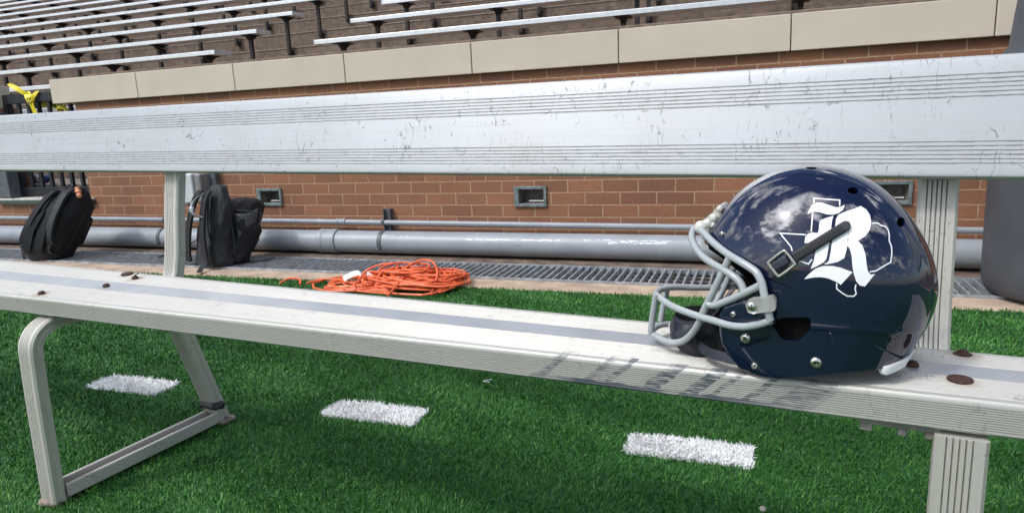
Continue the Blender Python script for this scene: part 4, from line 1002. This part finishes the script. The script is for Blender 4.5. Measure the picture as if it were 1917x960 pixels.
def strokes(P_, w_):         # mitred ribbon as one quad strip
    P_ = [Vector(p) for p in P_]; L_, R_ = [], []
    for i, p in enumerate(P_):
        d0 = (p - P_[i - 1]).normalized() if i else (P_[1] - p).normalized(); d1_ = (P_[i + 1] - p).normalized() if i < len(P_) - 1 else d0
        t_ = (d0 + d1_).normalized(); n_ = Vector((-t_.y, t_.x)); k = w_ / 2 / max(.45, n_.dot(Vector((-d0.y, d0.x)))); L_.append(p - n_ * k); R_.append(p + n_ * k)
    return [[tuple(L_[i]), tuple(L_[i + 1]), tuple(R_[i + 1]), tuple(R_[i])] for i in range(len(P_) - 1)]
tx = []
for P_ in ([(365, 132), (365, 95), (576, 110), (574, 156)], [(355, 210), (343, 366)], [(300, 390), (90, 378), (180, 490), (188, 522)], [(248, 603), (320, 628), (350, 590)], [(664, 262), (700, 270), (727, 288)],
           [(838, 297), (885, 297), (910, 315), (950, 325), (970, 355), (978, 390), (978, 440), (997, 490), (1000, 540), (990, 615), (935, 645), (870, 685), (820, 692)], [(550, 785), (552, 830), (600, 868), (640, 890), (690, 890), (710, 870), (700, 830), (708, 795)]):
    tx += strokes(P_, 10)
decal([[q2(p) for p in P_] for P_ in tx], 'outline_decal', M_DECAL, .0005)
# chin strap across the decal: ribbed webbing, buckle, tail under the edge
cl = [(625, 325), (560, 362), (480, 408), (400, 457), (320, 505), (200, 575)]
SP = []
def band(a, b, w0, w1, n=10, rnd=False):
    a, b = Vector(a), Vector(b); d = (b - a).normalized(); n_ = Vector((-d.y, d.x)); out1 = [a + (b - a) * i / n - n_ * lerp(w0, w1, i / n) / 2 for i in range(n + 1)]; out2 = [a + (b - a) * i / n + n_ * lerp(w0, w1, i / n) / 2 for i in range(n + 1)]
    capp = [a + (-d * math.cos(t_) + n_ * math.sin(t_)) * w0 / 2 for t_ in [R(60), R(30), 0, R(-30), R(-60)]] if rnd else []
    return [tuple(p) for p in out1 + out2[::-1] + capp]
sp_ = decal([[q2(p) for p in band((618, 326), (205, 578), 82, 84, 14, True)]], 'chin_strap', M_STRAPN, .0026, .0022, 6)
# ribs
ribs = []
for i in range(30):
    c_ = Vector((590, 343)).lerp(Vector((225, 566)), i / 29); d = Vector((-.85, .52)).normalized(); n_ = Vector((-d.y, d.x)); ribs.append([tuple(c_ - n_ * 38 - d * 2.2), tuple(c_ - n_ * 38 + d * 2.2), tuple(c_ + n_ * 38 + d * 2.2), tuple(c_ + n_ * 38 - d * 2.2)])
decal([[q2(p) for p in P_] for P_ in ribs], 'strap_rib', M_PAD, .0039, .0006, 8, sp_)
decal([[q2(p) for p in band((155, 588), (40, 655), 76, 78, 6)]], 'chin_strap', mat('navy_webbing', (.012, .016, .03), .5, 0, .2, 200), .0045, .002, 6)
decal([[q1(*p) for p in ((600, 470), (650, 440), (660, 470), (610, 505), (585, 520), (575, 505))]], 'strap_tail', M_STRAPN, .0015, .001, 6)
ring = []
for (x, y) in ((118, 522), (150, 530), (218, 618), (214, 640), (100, 724), (72, 722), (4, 632), (8, 606)):
    p, n_ = on_shell(*q2((111 + (x - 111) * .93, 624 + (y - 624) * .93)), .0055); ring.append(p)
mb = MB(); mb.tube(catmull(ring, 6, True), .0019, 10, closed=True); mb.build('buckle', mat('satin_buckle', (.36, .35, .31), .35, .7, .15, 80), hel)
p0, _ = on_shell(*q2((100, 575)), .0075); p1, _ = on_shell(*q2((128, 660)), .0075)
# snaps and screws
def screw(px, py, r_, name='screw', dome=.0035, socket=True):
    p, n_ = on_shell(px, py, 0)
    if p is None: return
    rt = n_.to_track_quat('Z', 'Y').to_matrix(); mb = MB()
    mb.lathe([(0, 0), (r_, 0), (r_, dome * .35), (r_ * .85, dome * .75), (r_ * .55, dome), (r_ * .48, dome * .98), (r_ * .36, dome * .55), (0, dome * .5)], p, n=22, rot=rt); o = mb.build(name, M_SCREW, hel)
    mb = MB(); mb.box(p + n_ * dome * .56, (r_ * .62, r_ * .14, .0008), rt); mb.box(p + n_ * dome * .565, (r_ * .14, r_ * .62, .0008), rt); mb.build('screw_slot', M_PAD, o, smooth=False)
for cx, cy, r_ in ((385, 330, .0035), (431, 665, .004), (482, 765, .0062), (520, 880, .0042), (775, 866, .0066)): screw(*q1(cx, cy), r_)
decal([[q1(*p) for p in [(832, 740), (840, 740), (845, 780), (836, 784), (826, 776)]]], 'vent_slot', M_NAVY, .0012, .001)
# small white arrows of the padding edge
decal([[q1(*p) for p in ((577, 487), (584, 494), (592, 488), (590, 503))]], 'edge_mark', M_DECAL, .0006)
rp = random.Random(4); mk = []
dA = Vector((.64, -.77)); dB = Vector((.77, .64))
for c_ in range(7):
    for r_ in range(4):
        if rp.random() < .25 or (c_ < 3 and r_ > 2): continue
        o_ = Vector((1062, 806)) + dA * (c_ * 17 + rp.uniform(-2, 2)) + dB * (r_ * 9 - 10); a_ = dA * rp.uniform(6, 13); b_ = dB * 2.6
        mk.append([q1(*(o_)), q1(*(o_ + a_)), q1(*(o_ + a_ + b_)), q1(*(o_ + b_))])
decal(mk, 'rear_marking', mat('faded_print', (.055, .062, .078), .4, 0, .2, 100), .0005)
# white rear bumper: follows the lower edge from the side round the nape
def edge_pt(a, k=1.0, out_=0.0):
    i = int(round((a + math.pi) / (2 * math.pi) * NA)) % NA; rc, re = RC[i], RE[i]; rn = min(1, rc / re) ; v = half_w(rn)
    x, z = math.cos(alphas[i]) * rc * k, math.sin(alphas[i]) * rc * k; return x, z, v
mb = MB(); path = []
a0 = math.atan2(*rel(1062, 886, .070)[::-1]); a1 = math.atan2(*rel(1168, 806, 0)[::-1])
half = []
for i in range(15):
    a = lerp(a0, a1, i / 14); x, z, v = edge_pt(a); half.append((x, z, v if i < 14 else 0))
rings = []
seq = [(x, z, v) for x, z, v in half] + [(x, z, -v) for x, z, v in half[-2::-1]]
for i, (x, z, v) in enumerate(seq):
    c_ = Vector((C0.x + x, HY - v, C0.z + z)); n_ = Vector((x + .0, -v * 1.2, 0)); n_.normalize(); e = .45 if i in (0, len(seq) - 1) else 1
    up_ = Vector((.25, 0, 1)).normalized()
    rings.append([c_ + n_ * .004 * e + up_ * .004, c_ + n_ * .0052 * e, c_ + n_ * .004 * e - up_ * .0085 * e, c_ - n_ * .004 - up_ * .0100 * e, c_ - n_ * .006 - up_ * .004, c_ - n_ * .0005 + up_ * .003])
mb.loft(rings); mb.build('rear_bumper', M_BUMPER, hel, angle=50)
# face mask: half bars given in the photograph with their distance from the mid plane, mirrored
def fp(cx, cy, v): return at_y(1200 + cx / 2.911, 370 + cy / 2.911, HY - v)
BR = .0047
mb = MB()
def mir(p): return Vector((p.x, 2 * HY - p.y, p.z))
def bar(P_, through=False, n=7):
    pts = [fp(*p) for p in P_]
    if through: pts = pts + [mir(p) for p in pts[::-1]]; mb.tube(catmull(pts, n), BR, 12)
    else: mb.tube(catmull(pts, n), BR, 12); mb.tube(catmull([mir(p) for p in pts], n), BR, 12)
bar([(705, 668, .121), (690, 610, .121), (672, 530, .119), (660, 470, .116), (640, 425, .113), (615, 395, .109), (540, 347, .100), (470, 305, .086), (400, 250, .068), (350, 200, .045), (325, 172, .02)], True)
bar([(660, 462, .116), (640, 482, .114), (600, 502, .110), (550, 527, .104), (480, 557, .095), (420, 580, .089), (385, 586, .086), (360, 575, .084)])
bar([(558, 522, .105), (555, 490, .103), (535, 455, .100), (500, 425, .096), (450, 392, .088), (390, 358, .078), (335, 318, .064), (298, 270, .046), (278, 222, .030), (284, 180, .014)], True)
bar([(484, 322, .088), (455, 385, .087), (410, 478, .085), (360, 578, .083), (332, 640, .080), (308, 695, .074), (272, 745, .066), (222, 782, .056), (160, 788, .046), (105, 766, .036), (66, 742, .024), (54, 733, .012)], True)
bar([(706, 668, .121), (640, 690, .118), (560, 702, .112), (480, 694, .104), (400, 670, .094), (310, 644, .080), (200, 604, .060), (130, 565, .042), (95, 538, .026), (82, 522, .012)], True)
bar([(82, 528, .032), (66, 630, .030), (54, 728, .026)])
mb.build('facemask', M_MASK, hel, angle=60)
# side clip (clear) and its screw; front clip
mb = MB(); n_ = Vector((0, -1, 0))
pp = [(570, 590), (580, 565), (610, 553), (715, 540), (733, 560), (733, 610), (722, 618), (610, 634), (582, 625)]
for sg in (0, 1):
    mb = MB(); pts = [fp(x, y, .128) for x, y in pp]; pts = [mir(p) for p in pts] if sg else pts; mb.prism(pts, (0, .012 if not sg else -.012, 0)); mb.build('side_clip', M_CLEAR, hel)
for sg in (0, 1):
    c_ = fp(603, 592, .1285); c_ = mir(c_) if sg else c_; mb = MB(); rt = Matrix.Rotation(R(90 if not sg else -90), 3, 'X'); mb.lathe([(0, 0), (.0055, 0), (.0055, .0012), (.004, .0026), (0, .003)], c_, n=18, rot=rt); o = mb.build('screw', M_SCREW, hel)
    mb = MB(); mb.box(c_ + Vector((0, -.003 if not sg else .003, 0)), (.0008, .0006, .0075)); mb.build('screw_slot', M_PAD, o, smooth=False)
mb = MB()
pp = [(298, 168), (303, 148), (322, 132), (350, 118), (368, 96), (390, 84), (400, 68), (418, 48), (436, 46), (446, 60), (430, 74), (440, 95), (424, 128), (406, 160), (392, 190), (374, 206), (352, 196), (322, 204), (306, 192)]
mb.prism([fp(x, y, .022) for x, y in pp], (0, .044, 0))
mb.prism([fp(x, y, .03) for x, y in ((335, 200), (350, 215), (345, 245), (362, 262), (350, 272), (330, 250))], (0, .06, 0))
for x, y, r_ in ((328, 162, .0095), (362, 140, .0065), (395, 110, .0055), (428, 60, .0045), (352, 182, .006), (395, 150, .005)): mb.lathe([(0, -r_)] + [(r_ * math.cos(t_), r_ * math.sin(t_)) for t_ in (R(-65), R(-40), R(-15), R(15), R(40), R(65))] + [(0, r_)], fp(x, y, .022), n=16)
mb.build('front_clip', Nodes('frosted_clip').set(Base_Color=(.86, .85, .78), Roughness=.18, Transmission_Weight=.45, IOR=1.45).m, hel, angle=40)
# visor pad under the brow and dark jaw pads behind the mask
mb = MB(); mb.prism([fp(x, y, .05) for x, y in ((360, 235), (420, 255), (500, 320), (560, 385), (640, 440), (600, 450), (530, 400), (470, 350), (400, 300), (370, 280))], (0, .10, 0)); mb.build('brow_pad', M_PAD, hel)
# chin cup
cc0 = fp(262, 735, .0); 
cup = Nodes('printed_chin_cup'); v = cup.coord(scale=(1, 1, 1.6)); vo = cup.n('ShaderNodeTexVoronoi', distance='MANHATTAN'); vo.inputs['Scale'].default_value = 62; cup.l(v, vo.inputs['Vector'])
cup.set(Base_Color=cup.ramp(vo.outputs['Color'], [(.0, (.003, .006, .016)), (.38, (.006, .009, .02)), (.60, (.03, .034, .045)), (.78, (.004, .007, .017))], 'CONSTANT'), Roughness=.38)
mb = MB(); rings = []
for i, (dz, rx, ry, ox) in enumerate(((.022, .030, .044, .004), (.019, .0345, .048, .003), (.008, .0375, .051, .001), (-.006, .038, .052, .0), (-.020, .034, .048, .004), (-.030, .025, .039, .010), (-.036, .012, .024, .016))):
    rings.append([Vector((cc0.x + ox + .012 + rx * math.copysign(abs(math.cos(a_)) ** .9, math.cos(a_)) - .10 * dz, HY + ry * math.sin(a_), cc0.z + dz + .006)) for a_ in [2 * math.pi * k / 36 for k in range(36)]])
mb.loft(rings, cap=True); mb.build('chin_cup', cup.m, hel, angle=70)
mb = MB(); mb.lathe([(.028, .0), (.032, .002), (.031, .010), (.026, .014), (.018, .012)], (cc0.x + .012, HY, cc0.z + .020), n=30); ob = mb.build('cup_lining', M_PAD, hel, angle=60)
# lettering on the cup: the visible end of a word, l l
def cup_front(dy, dz): 
    ry, rx = .051, .0375; return Vector((cc0.x + .012 + .001 - rx * math.sqrt(max(0, 1 - (dy / ry) ** 2)) - .0012 - .1 * dz, HY + dy, cc0.z + dz + .006))
mb = MB()
for k, dy in enumerate((-.020, -.0245)):
    mb.ribbon([cup_front(dy, -.002), cup_front(dy - .001, .005), cup_front(dy - .002, .012)], (0, .0014, 0), .0008)
mb.tube(catmull([cup_front(-.012, .001), cup_front(-.0165, .002), cup_front(-.0165, .006), cup_front(-.0135, .0072), cup_front(-.0125, .0), cup_front(-.0165, -.0022)], 4), .0008, 6)
mb.build('cup_lettering', M_DECAL, hel)
# lower straps from the cup to the shell
M_LSTRAP = mat('navy_lower_strap', (.012, .015, .026), .5, 0, .2, 120)
for sg in (1, -1):
    f_ = (lambda p: p) if sg > 0 else mir
    mb = MB(); P_ = [f_(fp(*p)) for p in ((305, 770, .048), (330, 815, .065), (370, 842, .08), (430, 862, .088), (500, 880, .092), (540, 880, .093))]; mb.ribbon(catmull(P_, 6), (.0, .002, .0062), .002); mb.build('lower_strap', M_LSTRAP, hel)
    mb = MB(); P_ = [f_(fp(*p)) for p in ((300, 760, .05), (350, 700, .07), (400, 640, .082), (455, 590, .086), (520, 520, .088))]; mb.ribbon(catmull(P_, 6), (.006, .002, .004), .002); mb.build('upper_strap', M_LSTRAP, hel)
    mb = MB(); pts = [f_(fp(x, y, .088)) for x, y in ((450, 590), (520, 560), (560, 600), (560, 700), (510, 800), (470, 810), (425, 770), (415, 680))]; mb.prism(pts, (0, .022 * sg, 0)); mb.build('jaw_pad', M_PAD, hel)
bmv.free()

# ------------------------------------------------------------------ scraps on the turf
mb = MB(); p = at_z(912, 713, .012); mb.tube(catmull([p + Vector((.012, .01, .004)), p + Vector((-.012, -.004, 0)), p + Vector((.014, -.008, .002))], 5), .0008, 6)
tag(mb.build('thread', M_WHITE, base=p), 'bent white thread on the turf under the seat edge', 'thread')
mb = MB(); p = at_z(1428, 952, .008); mb.lathe([(0, 0), (.006, 0), (.0065, .002), (.004, .005), (0, .006)], p, n=9, rot=Matrix.Rotation(.5, 3, 'X'))
tag(mb.build('pebble', M_FLOORC, base=p), 'small pale pebble on the turf at the bottom edge', 'pebble')
for o in list(COL.objects):
    if '_b' in o.keys(): del o['_b']
